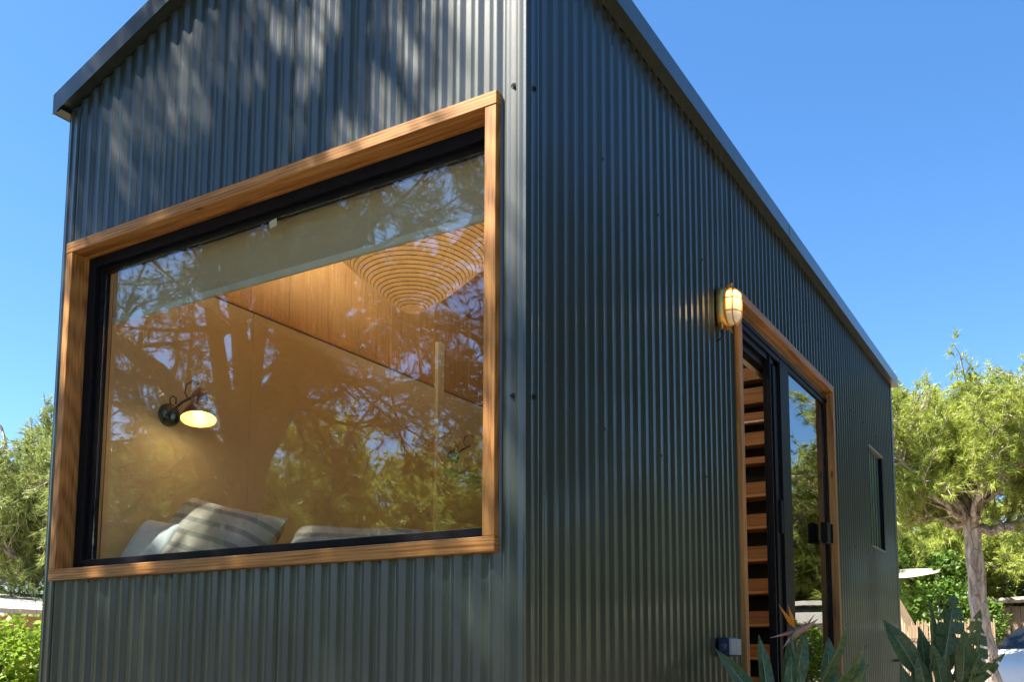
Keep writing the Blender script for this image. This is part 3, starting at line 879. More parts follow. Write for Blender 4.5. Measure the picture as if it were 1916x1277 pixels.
# ------------------------------------------------------------------ vegetation
def needle_tufts(P, D, n, ln, wd, rng, spread=.9, back=.10):
    """P,D (k,3) twig ends and directions -> triangles"""
    k=len(P)
    d=np.repeat(D,n,axis=0)+rng.normal(0,spread*.55,(k*n,3)); d/=np.linalg.norm(d,axis=1)[:,None]
    off=rng.random((k*n,1))*back
    base=np.repeat(P,n,axis=0)-np.repeat(D,n,axis=0)*off
    L=ln*(.6+.7*rng.random((k*n,1)))
    side=np.cross(d,rng.normal(0,1,(k*n,3))); side/=np.linalg.norm(side,axis=1)[:,None]+1e-9
    w=wd*.5
    tip=base+d*L; tip[:,2]-=.12*L[:,0]
    V=np.stack([base-side*w,base+side*w,tip],axis=1).reshape(-1,3)
    F=np.arange(k*n*3).reshape(-1,3)
    return V,F

def tube_np(paths, n=4):
    """paths: list of (pts(m,3), rad(m)) -> V,F(quads)"""
    Vs=[];Fs=[];o=0
    for pts,rad in paths:
        m_=len(pts)
        t=np.gradient(pts,axis=0); t/=np.linalg.norm(t,axis=1)[:,None]+1e-9
        ref=np.array([0.3,0.9,0.2]); ref=ref/np.linalg.norm(ref)
        a=np.cross(t,ref); bad=np.linalg.norm(a,axis=1)<.2
        a[bad]=np.cross(t[bad],np.array([1.,0,0])); a/=np.linalg.norm(a,axis=1)[:,None]; b=np.cross(t,a)
        ang=2*np.pi*np.arange(n)/n
        ring=pts[:,None,:]+(a[:,None,:]*np.cos(ang)[None,:,None]+b[:,None,:]*np.sin(ang)[None,:,None])*rad[:,None,None]
        Vs.append(ring.reshape(-1,3))
        i=np.arange(m_-1)[:,None]*n; k=np.arange(n)[None,:]; k2=(k+1)%n
        Fs.append(np.stack([i+k,i+k2,i+n+k2,i+n+k],axis=-1).reshape(-1,4)+o); o+=m_*n
    return np.concatenate(Vs),np.concatenate(Fs)

def smooth_path(ctrl, n, rng=None, wig=0):
    c=np.array(ctrl,float); m_=len(c); ts=np.linspace(0,m_-1,n); out=[]
    for t in ts:
        i=min(int(t),m_-2); f=t-i
        p0=c[max(i-1,0)];p1=c[i];p2=c[i+1];p3=c[min(i+2,m_-1)]
        out.append(.5*((2*p1)+(-p0+p2)*f+(2*p0-5*p1+4*p2-p3)*f*f+(-p0+3*p1-3*p2+p3)*f**3))
    out=np.array(out)
    if rng is not None and wig: out[1:-1]+=rng.normal(0,wig,(n-2,3))
    return out

def unit(v): return v/ (np.linalg.norm(v)+1e-9)

def pine(name, trunk, tr0, tr1, limbs, seed, label, cat, group, nmat, bmat, nsec=10, ntw=9, sec_len=(.7,1.4), tw_len=(.2,.5),
         needle=(14,.10,.008), keep=None, root=None, upb=.35, ntuft=3, dead=0):
    rng=np.random.default_rng(seed)
    root=np.array(root if root else trunk[0],float)
    woodp=[]; 
    tp=smooth_path(trunk,14,rng,.015); trd=np.linspace(tr0,tr1,14); trd[0]*=1.25
    woodp.append((tp,trd))
    br=[]
    P=[];D=[]
    for (ctrl,r0,r1) in limbs:
        lp=smooth_path(ctrl,16,rng,.03); lr=np.linspace(r0,r1,16); br.append((lp,lr))
        Ltot=np.sum(np.linalg.norm(np.diff(lp,axis=0),axis=1))
        ns=max(3,int(nsec*Ltot))
        for s in range(ns):
            f=.22+.78*(s+rng.random())/ns; f=min(f,.999)
            i=min(int(f*15),14); p=lp[i]+(lp[i+1]-lp[i])*(f*15-i); t=unit(lp[i+1]-lp[i])
            d=unit(t*.55+rng.normal(0,.75,3)+np.array([0,0,upb]))
            l=rng.uniform(*sec_len)*(1.15-.35*f)
            q=smooth_path([p,p+d*l*.5+rng.normal(0,.05,3),p+d*l+np.array([0,0,.10*l])+rng.normal(0,.08,3)],7)
            if keep is not None and not keep(q[-1]): continue
            br.append((q,np.linspace(max(.008,lr[i]*.38),.005,7)))
            nt=max(2,int(ntw*l))
            for w in range(nt):
                g=.25+.75*(w+rng.random())/nt; j=min(int(g*6),5); pp=q[j]+(q[j+1]-q[j])*min(g*6-j,1)
                dd=unit(unit(q[j+1]-q[j])*.7+rng.normal(0,.6,3)+np.array([0,0,upb*.9]))
                tl=rng.uniform(*tw_len)
                e=pp+dd*tl
                if keep is not None and not keep(e): continue
                mid=(pp+e)/2+rng.normal(0,.02,3)
                if ntw<90: br.append((np.array([pp,mid,e]),np.array([.0055,.0042,.003])))
                if rng.random()<dead: continue
                for h in range(ntuft):
                    ff=1-.33*h*rng.uniform(.6,1.1)
                    P.append(pp+(e-pp)*ff+rng.normal(0,.02+.03*(h>0),3)); D.append(unit(dd+rng.normal(0,.25+.3*(h>0),3)))
    t=empty(name,tuple(root),label,cat,group)
    V,F=tube_np(woodp,12); o=np_mesh('trunk',V-root,F,bmat,t); o.data.polygons.foreach_set('use_smooth',[True]*len(o.data.polygons))
    V,F=tube_np(br,5); np_mesh('branches',V-root,F,bmat,t)
    P=np.array(P);D=np.array(D)
    V,F=needle_tufts(P,D,needle[0],needle[1],needle[2],rng)
    np_mesh('crown',V-root,F,nmat,t)
    print(name,len(P),'tufts',len(F),'tris')
    return t

def copy_tree(o,loc,rz,sc,label,group=None,mat=None):
    c=o.copy(); COL.objects.link(c); c.location=loc; c.rotation_euler=(0,0,rz); c.scale=(sc,)*3; c['label']=label
    if group: c['group']=group
    for ch in o.children:
        d=ch.copy(); COL.objects.link(d); d.parent=c
        if mat and d.name.startswith('crown'): d.material_slots[0].link='OBJECT'; d.material_slots[0].material=mat
    return c

def limb_fan(top, n, rad, zmin, zmax, rng, r0, start_low=None):
    out=[]
    for k in range(n):
        a=2*math.pi*(k+rng.random()*.7)/n; rr=rad*rng.uniform(.55,1.0); z=rng.uniform(zmin,zmax)
        s=np.array(top)+np.array([0,0,-rng.uniform(0,.9)])
        e=np.array([top[0]+rr*math.cos(a),top[1]+rr*math.sin(a),z])
        mid=(s+e)/2+np.array([0,0,rng.uniform(-.3,.35)])
        out.append(([s,mid+rng.normal(0,.15,3),e],r0*rng.uniform(.6,1),.015))
    return out

# --- the shade pine in front of the big window (out of frame: it throws the dappled shade and shows in the glass)
def keep_shade(p):
    # where does this clump's shadow land on the front wall plane?
    if p[1]>-.7: return False
    t=-p[1]/.689; xw=p[0]+.725*t; zw=p[2]-1.664*t
    if xw>-.42-.10*math.sin(zw*5) and zw>2.55+.25*math.sin(xw*9) and xw<3.0: return False
    if zw>4.4 and xw>-2: return False
    if -2.8<xw<.1 and .7<zw<4.3 and math.sin(xw*6.5+zw*2.2+.6)*math.sin(zw*3.6-xw*2.7)+.35*math.sin(xw*17)*math.sin(zw*7)>.62: return False
    return p[2]>1.6
rg=np.random.default_rng(5)
T0=(-7.1,-5.0,G)
limbs=[
 ([(-6.95,-5,3.0),(-6.2,-4.7,4.0),(-5.3,-4.2,4.3),(-4.2,-3.6,4.5),(-3.2,-2.8,5.0)],.19,.045),
 ([(-6.95,-5,3.3),(-6.4,-4.9,4.4),(-5.6,-4.6,5.2),(-4.4,-3.6,6.2),(-2.9,-2.3,6.7)],.18,.04),
 ([(-7.0,-5,3.4),(-6.9,-4.4,5.0),(-5.8,-3.4,6.6),(-4.4,-2.4,7.2),(-3.0,-1.5,7.0)],.12,.03),
 ([(-7.0,-5,3.2),(-7.8,-4.6,4.4),(-8.6,-4.0,5.3),(-9.2,-3.0,6.0)],.17,.04),
 ([(-7.05,-5,2.8),(-7.9,-5.1,3.6),(-8.9,-5.2,4.3),(-10.2,-5.3,4.8)],.12,.03),
 ([(-6.9,-5,3.5),(-6.0,-5.6,5.0),(-4.8,-6.0,6.0),(-3.3,-6.0,6.4)],.11,.03),
 ([(-6.9,-5,3.5),(-6.5,-4.3,5.5),(-6.1,-3.1,7.0),(-5.2,-2.0,7.8)],.11,.03),
 ([(-7.0,-5,3.6),(-6.6,-4.5,5.6),(-5.6,-3.5,7.6),(-4.2,-2.7,8.5),(-2.7,-2.0,8.7)],.11,.03),
 ([(-7.0,-5,3.6),(-6.9,-5.2,5.8),(-6.2,-5.4,7.8),(-4.8,-5.2,8.8),(-3.4,-4.8,9.2)],.11,.03),
 ([(-6.8,-5.2,6.2),(-7.4,-5.8,7.6),(-8.2,-6.0,8.8)],.08,.02),
 ([(-6.2,-5.4,7.6),(-5.2,-6.2,8.2),(-4.0,-6.8,8.6)],.07,.02),
 ([(-6.5,-5.2,7.0),(-6.4,-4.4,8.4),(-5.6,-3.8,9.3)],.07,.02),
 ([(-6.3,-3.9,6.2),(-5.4,-2.6,7.8),(-4.5,-1.8,8.3),(-3.4,-1.5,8.2)],.07,.02),
 ([(-5.0,-3.2,7.9),(-4.0,-2.3,7.7),(-3.0,-1.8,7.5),(-2.2,-1.5,7.4)],.05,.02),
 ([(-5.3,-4.2,4.3),(-4.5,-4.3,3.9),(-3.4,-4.1,3.7),(-2.5,-3.9,3.5)],.06,.02),
 ([(-4.4,-3.6,6.2),(-3.4,-3.4,6.0),(-2.4,-3.2,5.7),(-1.6,-3.0,5.5)],.05,.02),
 ([(-5.6,-4.6,5.2),(-4.8,-5.0,4.9),(-3.8,-5.2,4.5),(-3.0,-5.2,4.0)],.05,.02),
]
pine('shade_pine',[T0,(-7.15,-5,1.6),(-6.95,-5,2.8),(-7.0,-5,3.6)],.20,.15,limbs,11,
     'spreading dark pine mirrored in the big window, shading the front wall','tree',None,
     M['needle_d'],M['bark2'],nsec=8,ntw=12,sec_len=(.6,1.4),tw_len=(.15,.45),needle=(20,.12,.0075),keep=keep_shade,upb=.15,ntuft=3)

# --- the pine behind the house on the right
rg=np.random.default_rng(3)
tx,ty=.16,12.0
limbs=[
 ([(.10,12,3.0),(.6,12.0,3.05),(1.1,11.9,3.4),(1.7,11.8,4.0)],.085,.02),
 ([(.10,12,3.05),(.25,11.9,3.6),(.2,11.7,4.2),(.4,11.6,4.8)],.09,.02),
 ([(.08,12,3.1),(-.25,11.8,3.7),(-.6,11.6,4.3),(-.9,11.5,5.0)],.08,.02),
 ([(.08,12,3.1),(-.4,11.9,3.2),(-.9,11.7,3.4),(-1.5,11.5,3.9)],.06,.015),
 ([(.1,12,3.2),(.7,11.7,4.0),(1.1,11.5,4.5),(1.3,11.5,4.9)],.07,.02),
 ([(.08,12,3.1),(.0,12.6,3.8),(-.6,12.9,4.6),(-1.2,13.0,5.1)],.07,.02),
 ([(.1,12,3.2),(.6,12.7,4.0),(.6,12.9,4.7)],.07,.02),
 ([(.08,12,3.1),(-.3,11.3,3.5),(-.8,10.9,4.1)],.05,.015),
 ([(.1,12,3.1),(.4,11.3,3.6),(.9,10.9,4.2)],.05,.015),
]
limbs+=[([(.1,12,3.2),(-.1,12.1,4.2),(-.45,12,5.1)],.06,.015),([(.1,12,3.2),(-.5,12.1,4.3),(-1.15,12.1,5.1)],.06,.015),
 ([(.1,12,3.2),(.7,12.1,4.2),(1.0,12.1,4.8)],.06,.015),([(.1,12,3.2),(.2,12.2,4.2),(.25,12.3,5.1)],.06,.015),([(.1,12,3.2),(.9,11.9,3.9),(1.5,11.9,4.8)],.05,.015),
 ([(.1,12,3.2),(-.7,12.2,3.9),(-1.5,12.2,4.6)],.05,.015)]
def keep_r(p): return p[2]>(3.12 if -.45<p[0]<.75 and p[1]<12.3 else 2.8) and p[2]<5.22+.16*math.sin(p[0]*5+1)+.13*math.sin(p[0]*13) 
pr=pine('pine_tree',[(.33,12,G),(.27,12,.9),(.15,12,2.0),(.10,12,3.15)],.14,.11,limbs,21,
     'sunlit pine with pale bare trunk standing behind the far corner of the house','tree','pine trees around the house',
     M['needle_r'],M['bark'],nsec=15,ntw=16,sec_len=(.5,1.05),tw_len=(.12,.34),needle=(26,.115,.0095),keep=keep_r,upb=.45,ntuft=3,dead=.15)
# denser pine behind it fills the gap below the crown
rg=np.random.default_rng(8)
limbs=limb_fan((-1.1,19.2,3.2),16,2.6,2.3,4.9,rg,.09)
pb=pine('pine_tree',[(-1.1,19.2,G),(-1.15,19.2,1.5),(-1.1,19.2,3.2)],.16,.11,limbs,31,
     'bushy pine filling the space behind the bare trunk on the right','tree','pine trees around the house',
     M['needle_r'],M['bark2'],nsec=8,ntw=13,sec_len=(.5,1.1),tw_len=(.15,.4),needle=(18,.14,.014),upb=.3,ntuft=3)
lt=[]
rg=np.random.default_rng(9)
limbs=limb_fan((-13.2,7.4,3.0),18,2.9,2.4,5.2,rg,.1)
limbs+= [([(-13.2,7.4,3.4),(-13.1,7.3,4.6),(-12.9,7.2,5.9)],.09,.02),([(-13.2,7.4,3.4),(-13.1,7.0,4.3),(-13,6.6,4.7)],.07,.02),([(-13.2,7.4,3.),(-13.1,6.4,3.3),(-12.8,5.6,3.2)],.07,.02),([(-13.2,7.4,3.),(-13.1,6.4,2.6),(-12.9,5.4,2.5)],.06,.02)]
def keep_l(p): return p[2] < 4.65+.95*(p[1]-5.9)+.25*math.sin(p[1]*6) and p[2]>2.1
pl=pine('pine_tree',[(-13.2,7.4,G),(-13.3,7.4,1.6),(-13.2,7.4,3.4)],.2,.13,limbs,41,
     'greyish green pine beyond the beige roof at the left edge','tree','pine trees around the house',
     M['needle_l'],M['bark'],nsec=10,ntw=14,sec_len=(.5,1.1),tw_len=(.15,.4),needle=(18,.13,.012),keep=keep_l,upb=.3,ntuft=3)
# trees seen mirrored in the door glass
GP='pine trees around the house'
copy_tree(pb,(4.2,18.5,G),1.1,1.12,'pine mirrored in the door glass, nearest the hinge',GP)
copy_tree(pr,(1.9,17.5,G),2.4,1.02,'pine with open crown mirrored at the left of the door glass',GP)
copy_tree(pl,(8.5,21,G),.4,1.1,'dense pine mirrored lowest behind the white bungalow',GP)
copy_tree(pl,(3.0,22.5,G),2.9,.98,'pine seen through the gap left of the mirrored bungalow roof',GP)
copy_tree(pb,(6.8,4.5,G),.3,1.55,'unseen pine added to darken the side wall reflections, opposite the lamp',GP,M['needle_d'])  # added out of view; dark needles dim what the ribs reflect
copy_tree(pb,(8.0,9.5,G),1.9,1.5,'unseen pine added to darken the side wall reflections, opposite its far half',GP,M['needle_d'])  # likewise added unseen, blocking bright sky from the cladding
copy_tree(pb,(7.5,-1.5,G),2.9,1.5,'unseen pine added to darken the side wall reflections, right of the camera',GP,M['needle_d'])  # another added unseen pine, dark for the wall's reflections
# trees mirrored low in the big window
copy_tree(pb,(-9.5,-11,G),.7,1.15,'broad pine mirrored low at the left of the big window',GP)
copy_tree(pl,(-14,-10,G),2.2,1.15,'pale pine mirrored at the far left of the big window',GP)
copy_tree(pb,(-5.0,-12.5,G),3.9,1.1,'bushy pine mirrored low at the right of the big window',GP)

# --- leafy bushes
def bush(name, centres, n, size, mat, seed, label, cat='bush', group=None, stems=10):
    rng=np.random.default_rng(seed)
    root=np.array([np.mean([c[0] for c in centres]),np.mean([c[1] for c in centres]),G])
    P=[]
    tot=sum(c[3]**2 for c in centres)
    for (x,y,z,r) in centres:
        k=int(n*r*r/tot)
        d=rng.normal(0,1,(k,3)); d/=np.linalg.norm(d,axis=1)[:,None]
        rr=r*(.55+.5*rng.random((k,1))**.6)
        lump=1+.16*np.sin(d[:,:1]*7+x)*np.cos(d[:,2:]*8+y)
        P.append(np.array([[x,y,z]])+d*rr*lump)
    P=np.concatenate(P); P=P[P[:,2]>G+.05]
    k=len(P)
    a=rng.normal(0,1,(k,3)); a[:,2]=a[:,2]*.5+.15; a/=np.linalg.norm(a,axis=1)[:,None]
    b=np.cross(a,rng.normal(0,1,(k,3))); b/=np.linalg.norm(b,axis=1)[:,None]
    L=size*(.6+.8*rng.random((k,1)))
    V=np.stack([P,P+a*L*.5+b*L*.28,P+a*L,P+a*L*.5-b*L*.28],axis=1).reshape(-1,3)
    F=np.arange(k*4).reshape(-1,4)
    t=empty(name,tuple(root),label,cat,group)
    np_mesh('foliage',V-root,F,mat,t)
    paths=[]
    for s in range(stems):
        c=centres[s%len(centres)]
        e=np.array([c[0],c[1],c[2]])+rng.normal(0,c[3]*.4,3)
        paths.append((smooth_path([root+rng.normal(0,.12,3)*np.array([1,1,0]),(root+e)/2+rng.normal(0,.1,3),e],6),np.linspace(.02,.006,6)))
    V,F=tube_np(paths,5); np_mesh('stem',V-root,F,M['bark2'],t)
    return t
bush('leafy_tree',[(-1.0,16.9,2.0,.72),(-1.3,16.8,1.3,.7),(-.6,17.0,1.3,.7),(-1.5,17.6,2.8,.6),(-.9,17.4,2.85,.45),(-.3,17.2,1.9,.45)],9000,.10,M['bush'],1,'bright green broadleaf shrub beneath the cream shade sail','bush',None,14)
bush('leafy_bush',[(.9,19.5,2.2,.9),(1.9,20,2.6,1.0),(-.1,20.5,2.8,1.0),(.3,20,1.6,.9)],7000,.13,M['bush'],2,'dark green bush behind the wooden shed on the right','bush')
bush('garden_bush',[(-7.0,2.45,1.20,.36),(-7.05,2.85,1.15,.38),(-7.0,3.2,1.1,.35),(-7.3,2.2,1.0,.4),(-6.9,2.7,.75,.35)],5200,.07,M['bush_y'],3,'bright lime green garden bush at the lower left corner','bush',None,16)
bush('garden_bush',[(2.7,13.6,1.35,.5),(2.2,13.8,1.1,.5),(3.1,13.8,1.0,.45)],4000,.08,M['bush_y'],4,'leafy bush mirrored in the door glass below the white rail','bush',None,12)
bush('reflection_hedge',[(6.2,y_,z_,1.15) for y_ in (-4.5,-3,-1.5,0,1.5,3,4.5,6) for z_ in (1.0,2.5)],26000,.15,M['needle_d'],9,'unseen dark hedge added along the side wall to darken its rib reflections','hedge',None,16)  # added out of view so the side wall's rib flanks reflect dark
bush('hedge_bush',[(-10,-8.5,1.4,1.3),(-8,-8.8,1.3,1.2),(-6,-9,1.5,1.3),(-4,-9,1.2,1.1)],9000,.12,M['bush_y'],6,'long bright bush mirrored along the bottom of the big window','bush',None,12)
rng=np.random.default_rng(77)
k=52000
a=rng.random(k)*2*np.pi; rr=rng.uniform(34,46,k)
hh=5.0+1.6*np.sin(a*9)+1.0*np.sin(a*23+1)+.6*np.sin(a*51)
P=np.stack([rr*np.cos(a),rr*np.sin(a),G+hh*rng.random(k)**.8],axis=1)
d1=rng.normal(0,1,(k,3)); d1/=np.linalg.norm(d1,axis=1)[:,None]; d2=np.cross(d1,rng.normal(0,1,(k,3))); d2/=np.linalg.norm(d2,axis=1)[:,None]
V=np.stack([P-d1*.35,P+d2*.16,P+d1*.35,P-d2*.16],axis=1).reshape(-1,3)
tag(np_mesh('distant_wood',V,np.arange(k*4).reshape(-1,4),M['needle_l']),'far belt of mixed green trees around the garden','trees',kind='stuff')
# thin sprigs above the lime bush
t=empty('tall_weed',(-7.0,2.95,G),'thin weed sprigs rising above the lime green bush','plant')
b=MB(); rnd=random.Random(4)
lv=MB()
for k in range(5):
    x,y=rnd.uniform(-.1,.1),rnd.uniform(-.35,.05); h=rnd.uniform(1.35,1.75)
    b.tube([(x,y,0),(x+.02,y+.02,h*.6),(x+rnd.uniform(-.05,.05),y+rnd.uniform(-.05,.05),h)],[.006,.004,.002],5)
    for j in range(26):
        z=h*(.6+.4*j/26); a=rnd.uniform(0,6.28); l=.05
        p=Vector((x,y+.02,z)); d=Vector((math.cos(a),math.sin(a),.5)).normalized()*l; s=Vector((-math.sin(a),math.cos(a),0))*.011
        lv.add([p,p+d*.5+s,p+d,p+d*.5-s],[(0,1,2,3)])
b.build('stem',M['stalk'],t); lv.build('leaves',M['bush_y'],t)

# ------------------------------------------------------------------ strelitzia
def leaf(parent, base, knee, tip, width, seed=0, droop=.04, fold=.35, twist=0, split=0, mat=None, up=None):
    """stalk base->knee, blade knee->tip"""
    rnd=random.Random(seed)
    base,knee,tip=Vector(base),Vector(knee),Vector(tip)
    b=MB()
    b.cur=1
    b.tube([base,base.lerp(knee,.5)+Vector((rnd.uniform(-.01,.01),rnd.uniform(-.01,.01),0)),knee],[.0085,.0075,.006],8,False)
    d=(tip-knee); Lh=d.length; dn=d.normalized()
    upv=Vector(up) if up else Vector((0.4,-1.0,.35))
    sd=dn.cross(upv).normalized(); nm=sd.cross(dn).normalized()
    sd=(Matrix.Rotation(twist,3,dn)@sd); nm=(Matrix.Rotation(twist,3,dn)@nm)
    n=22; m_=5
    b.cur=0
    rows=[]; mids=[]
    for i in range(n+1):
        t=i/n
        w=width*.5*(math.sin(math.pi*min(1,t**.72))**.85 if t<1 else 0)
        w=max(w,.0008)
        c=knee+dn*Lh*t+Vector((0,0,-1))*droop*t*t+nm*(.02*math.sin(math.pi*t))
        mids.append(c)
        row=[]
        for j in range(-m_,m_+1):
            s=j/m_
            e=abs(s)*w
            wav=.004*math.sin(t*17+seed+s*2)*abs(s)
            row.append(c+sd*s*w*math.cos(fold*.9)+nm*(e*math.sin(fold)+wav))
        rows.append(row)
    vs=[p for r in rows for p in r]; fs=[]
    k=2*m_+1
    for i in range(n):
        for j in range(k-1):
            if split:
                hsh=(i*7+ (3 if j<m_ else 11)+seed*5)%5
                lev=abs(j+.5-m_)/m_
                if hsh==0 and lev>.25 and 2<i<n-2: continue
            a=i*k+j; fs.append((a,a+1,a+k+1,a+k))
    b.add(vs,fs)
    b.cur=2
    b.tube([c-nm*.0022 for c in mids[:-1]],[.0048*(1-.8*i/n)+.0006 for i in range(n)],6,False)
    return b.build('leaf',[mat or M['strel'],M['stalk'],M['rib']],parent,smooth=True)

p1=empty('bird_of_paradise_plant',(.50,1.62,G),'bird of paradise plant with an orange flower in front of the door','plant','bird of paradise plants beside the house')
o=Vector((.50,1.62,G))
L1=[ # base, knee, tip, width  (world)
 ((.42,1.6),(.30,1.55,.95),(.03,1.62,1.275),.085,0),
 ((.40,1.6),(.27,1.62,.98),(.215,1.68,1.335),.072,.2),
 ((.44,1.6),(.33,1.64,1.0),(.335,1.70,1.31),.085,.5),
 ((.45,1.55),(.39,1.58,1.0),(.385,1.60,1.265),.070,-.3),
 ((.47,1.55),(.37,1.62,1.05),(.425,1.66,1.355),.085,.3),
 ((.48,1.6),(.45,1.56,1.02),(.635,1.55,1.375),.075,.9),
 ((.50,1.6),(.50,1.52,1.04),(.715,1.5,1.285),.070,1.1),
 ((.52,1.6),(.52,1.54,.98),(.715,1.52,1.205),.055,.8),
 ((.52,1.6),(.55,1.56,.95),(.66,1.6,1.19),.06,.4),
 ((.45,1.5),(.44,1.50,.97),(.445,1.5,1.20),.05,0),
 ((.38,1.5),(.30,1.48,.85),(.16,1.45,1.16),.07,0),
 ((.46,1.7),(.47,1.80,1.0),(.46,1.95,1.33),.09,.2),
 ((.50,1.7),(.56,1.80,1.0),(.60,1.95,1.27),.085,.6),
 ((.42,1.7),(.36,1.85,.95),(.30,1.98,1.22),.08,-.3),
]
for i,(bs,kn,tp,w,tw) in enumerate(L1):
    leaf(p1,Vector((bs[0],bs[1],G))-o,Vector(kn)-o,Vector(tp)-o,w,i,.012,.42,tw)
rl=random.Random(31)
M['strel_pale']=leaf_mat('strelitzia_leaf_pale',(0.12,0.17,0.06),(0.24,0.28,0.12),None,5,.45,.3,.4)
for i in range(12):
    a=rl.uniform(-2.6,1.2); rr=rl.uniform(.05,.20); zt=rl.uniform(1.0,1.19)
    kn=Vector((.46+.10*math.cos(a),1.60+.10*math.sin(a),rl.uniform(.72,.86)))
    tp=Vector((.46+rr*1.3*math.cos(a),1.60+rr*math.sin(a),zt))
    leaf(p1,Vector((.46,1.6,G))-o,kn-o,tp-o,rl.uniform(.05,.08),40+i,.03,.45,rl.uniform(-.8,.8),0,M['strel_pale'] if i%4==0 else None)
# flower
fl=MB(); fb=Vector((.385,1.60,1.30))-o
fl.tube([Vector((.47,1.62,G))-o,Vector((.42,1.62,.9))-o,fb],[.008,.008,.007],8)
flo=fl.build('flower',M['stalk'],p1,smooth=True)
b=MB()
b.tube([fb,fb+Vector((.03,0,.035)),fb+Vector((.075,.0,.055)),fb+Vector((.115,0,.085))],[.011,.017,.010,.001],10); b.build('bract',simple('bract_green_pink',(0.32,0.30,0.20),(0.45,0.18,0.16),scale=18,rough=.45),flo,smooth=True)
b=MB()
def petal(mb,p,q,w):
    p,q=Vector(p),Vector(q); d=(q-p); s=d.cross(Vector((.5,-1,.2))).normalized()*w; nn=d.cross(s).normalized()*w*.5
    m1=p.lerp(q,.35); mb.add([p,m1+s+nn,q,m1-s+nn,m1-nn],[(0,1,4),(1,2,4),(2,3,4),(3,0,4),(0,4,1)])
for q in ((-.055,0,.155),(-.012,0,.150),(-.03,.01,.12)): petal(b,fb+Vector((.018,0,.045)),fb+Vector(q),.010)
b.build('petal',simple('orange_petal',(0.85,0.30,0.02),(0.75,0.22,0.02),rough=.4),flo)
b=MB()
for q in ((-.10,0,.005),(-.045,0,-.045),(-.035,.01,.03)): petal(b,fb+Vector((.02,0,.035)),fb+Vector(q),.007)
petal(b,fb+Vector((.06,0,.05)),fb+Vector((.105,0,.11)),.005)
b.build('petal',simple('pink_petal',(0.55,0.22,0.2),(0.6,0.42,0.35),rough=.45,scale=30),flo)

p2=empty('bird_of_paradise_plant',(.78,3.6,G),'taller plant with broad split leaves at the far corner of the house','plant','bird of paradise plants beside the house')
o=Vector((.78,3.6,G))
L2=[
 ((.70,3.6),(.60,3.55,1.12),(.42,3.5,1.47),.135,0,0),
 ((.70,3.6),(.62,3.62,1.08),(.60,3.62,1.43),.12,.4,0),
 ((.74,3.6),(.66,3.60,1.15),(.665,3.62,1.59),.10,.8,0),
 ((.76,3.6),(.74,3.62,1.22),(.80,3.7,1.63),.16,0,1),
 ((.78,3.6),(.80,3.60,1.22),(.95,3.6,1.53),.12,.6,1),
 ((.80,3.6),(.83,3.55,1.05),(.86,3.5,1.42),.12,.3,0),
 ((.80,3.6),(.82,3.50,1.05),(1.08,3.4,1.27),.11,.8,1),
 ((.78,3.5),(.78,3.45,1.0),(.99,3.4,1.16),.11,.6,0),
 ((.76,3.5),(.74,3.48,.95),(.70,3.45,1.32),.10,.2,0),
 ((.72,3.5),(.66,3.45,1.0),(.62,3.42,1.26),.09,-.4,0),
 ((.74,3.7),(.70,3.75,1.1),(.74,3.85,1.5),.14,.1,0),
 ((.80,3.7),(.86,3.75,1.1),(.92,3.85,1.45),.13,.3,1),
 ((.70,3.5),(.60,3.45,.9),(.52,3.42,1.2),.10,-.2,0),
 ((.80,3.5),(.86,3.42,.95),(.95,3.4,1.28),.10,.5,0),
]
for i,(bs,kn,tp,w,tw,sp) in enumerate(L2):
    leaf(p2,Vector((bs[0],bs[1],G))-o,Vector(kn)-o,Vector(tp)-o,w,i+20,.02,.3,tw,sp)

for i in range(12):
    a=rl.uniform(0,6.28); rr=rl.uniform(.08,.24); zt=rl.uniform(1.1,1.38)
    kn=Vector((.76+.10*math.cos(a),3.6+.10*math.sin(a),rl.uniform(.75,.95)))
    tp=Vector((.76+rr*math.cos(a),3.6+rr*math.sin(a),zt))
    leaf(p2,Vector((.77,3.6,G))-o,kn-o,tp-o,rl.uniform(.09,.14),60+i,.05,.4,rl.uniform(-.9,.9),i%2,M['strel_pale'] if i%4==0 else None)
# ------------------------------------------------------------------ background things on the right
rnd=random.Random(12)
# reed fence
b=MB()
x=-2.6
while x<.14:
    h=1.62+rnd.uniform(-.06,.06); w=rnd.uniform(.010,.017)
    b.tube([(x,14.9+rnd.uniform(-.01,.01),G),(x+rnd.uniform(-.01,.01),14.9,G+h)],w,5,False)
    x+=rnd.uniform(.018,.036)
fence=b.build('reed_fence',simple('dry_reed',(0.30,0.20,0.12),(0.50,0.37,0.24),scale=30,rough=.8,sc=(1,1,.1)))
tag(fence,'brown fence of upright dry reeds behind the plants on the right','fence')
b=MB()
for z in (.55,1.35): b.tube([(-2.6,14.87,G+z),(.14,14.87,G+z)],.009,6)
b.build('wire_rail',M['bark2'],fence)
# shed
t=empty('wooden_shed',(1.1,18.6,G),'weathered wooden shed with bark edged roof and dark opening at the right edge','shed')
b=MB()
for k in range(14):
    x0=-1.12+k*.17
    if 5<=k-0<=7: continue
    b.bbox(x0,x0+.162,-.6,-.57,0,2.02+.01*math.sin(k*3),.004)
b.build('board_wall',wood('weathered_board',2,(0.16,0.11,0.075),(0.40,0.30,0.21),.8,.6,True,0),t)
b=MB(); b.box(-1.1,1.2,-.55,1.0,0,1.98); b.build('interior',simple('shed_shade',(0.02,0.015,0.012),rough=.9),t)  # solid near-black block stands in for the shade inside
b=MB(); b.tube([(-1.45,-.72,2.12),(-.5,-.72,2.15),(1.4,-.72,2.19)],[.05,.06,.055],8); b.build('bark_edge',M['bark'],t)
b=MB(); b.box(-1.4,1.45,-.72,1.2,2.12,2.17); b.build('roof',M['bark2'],t)
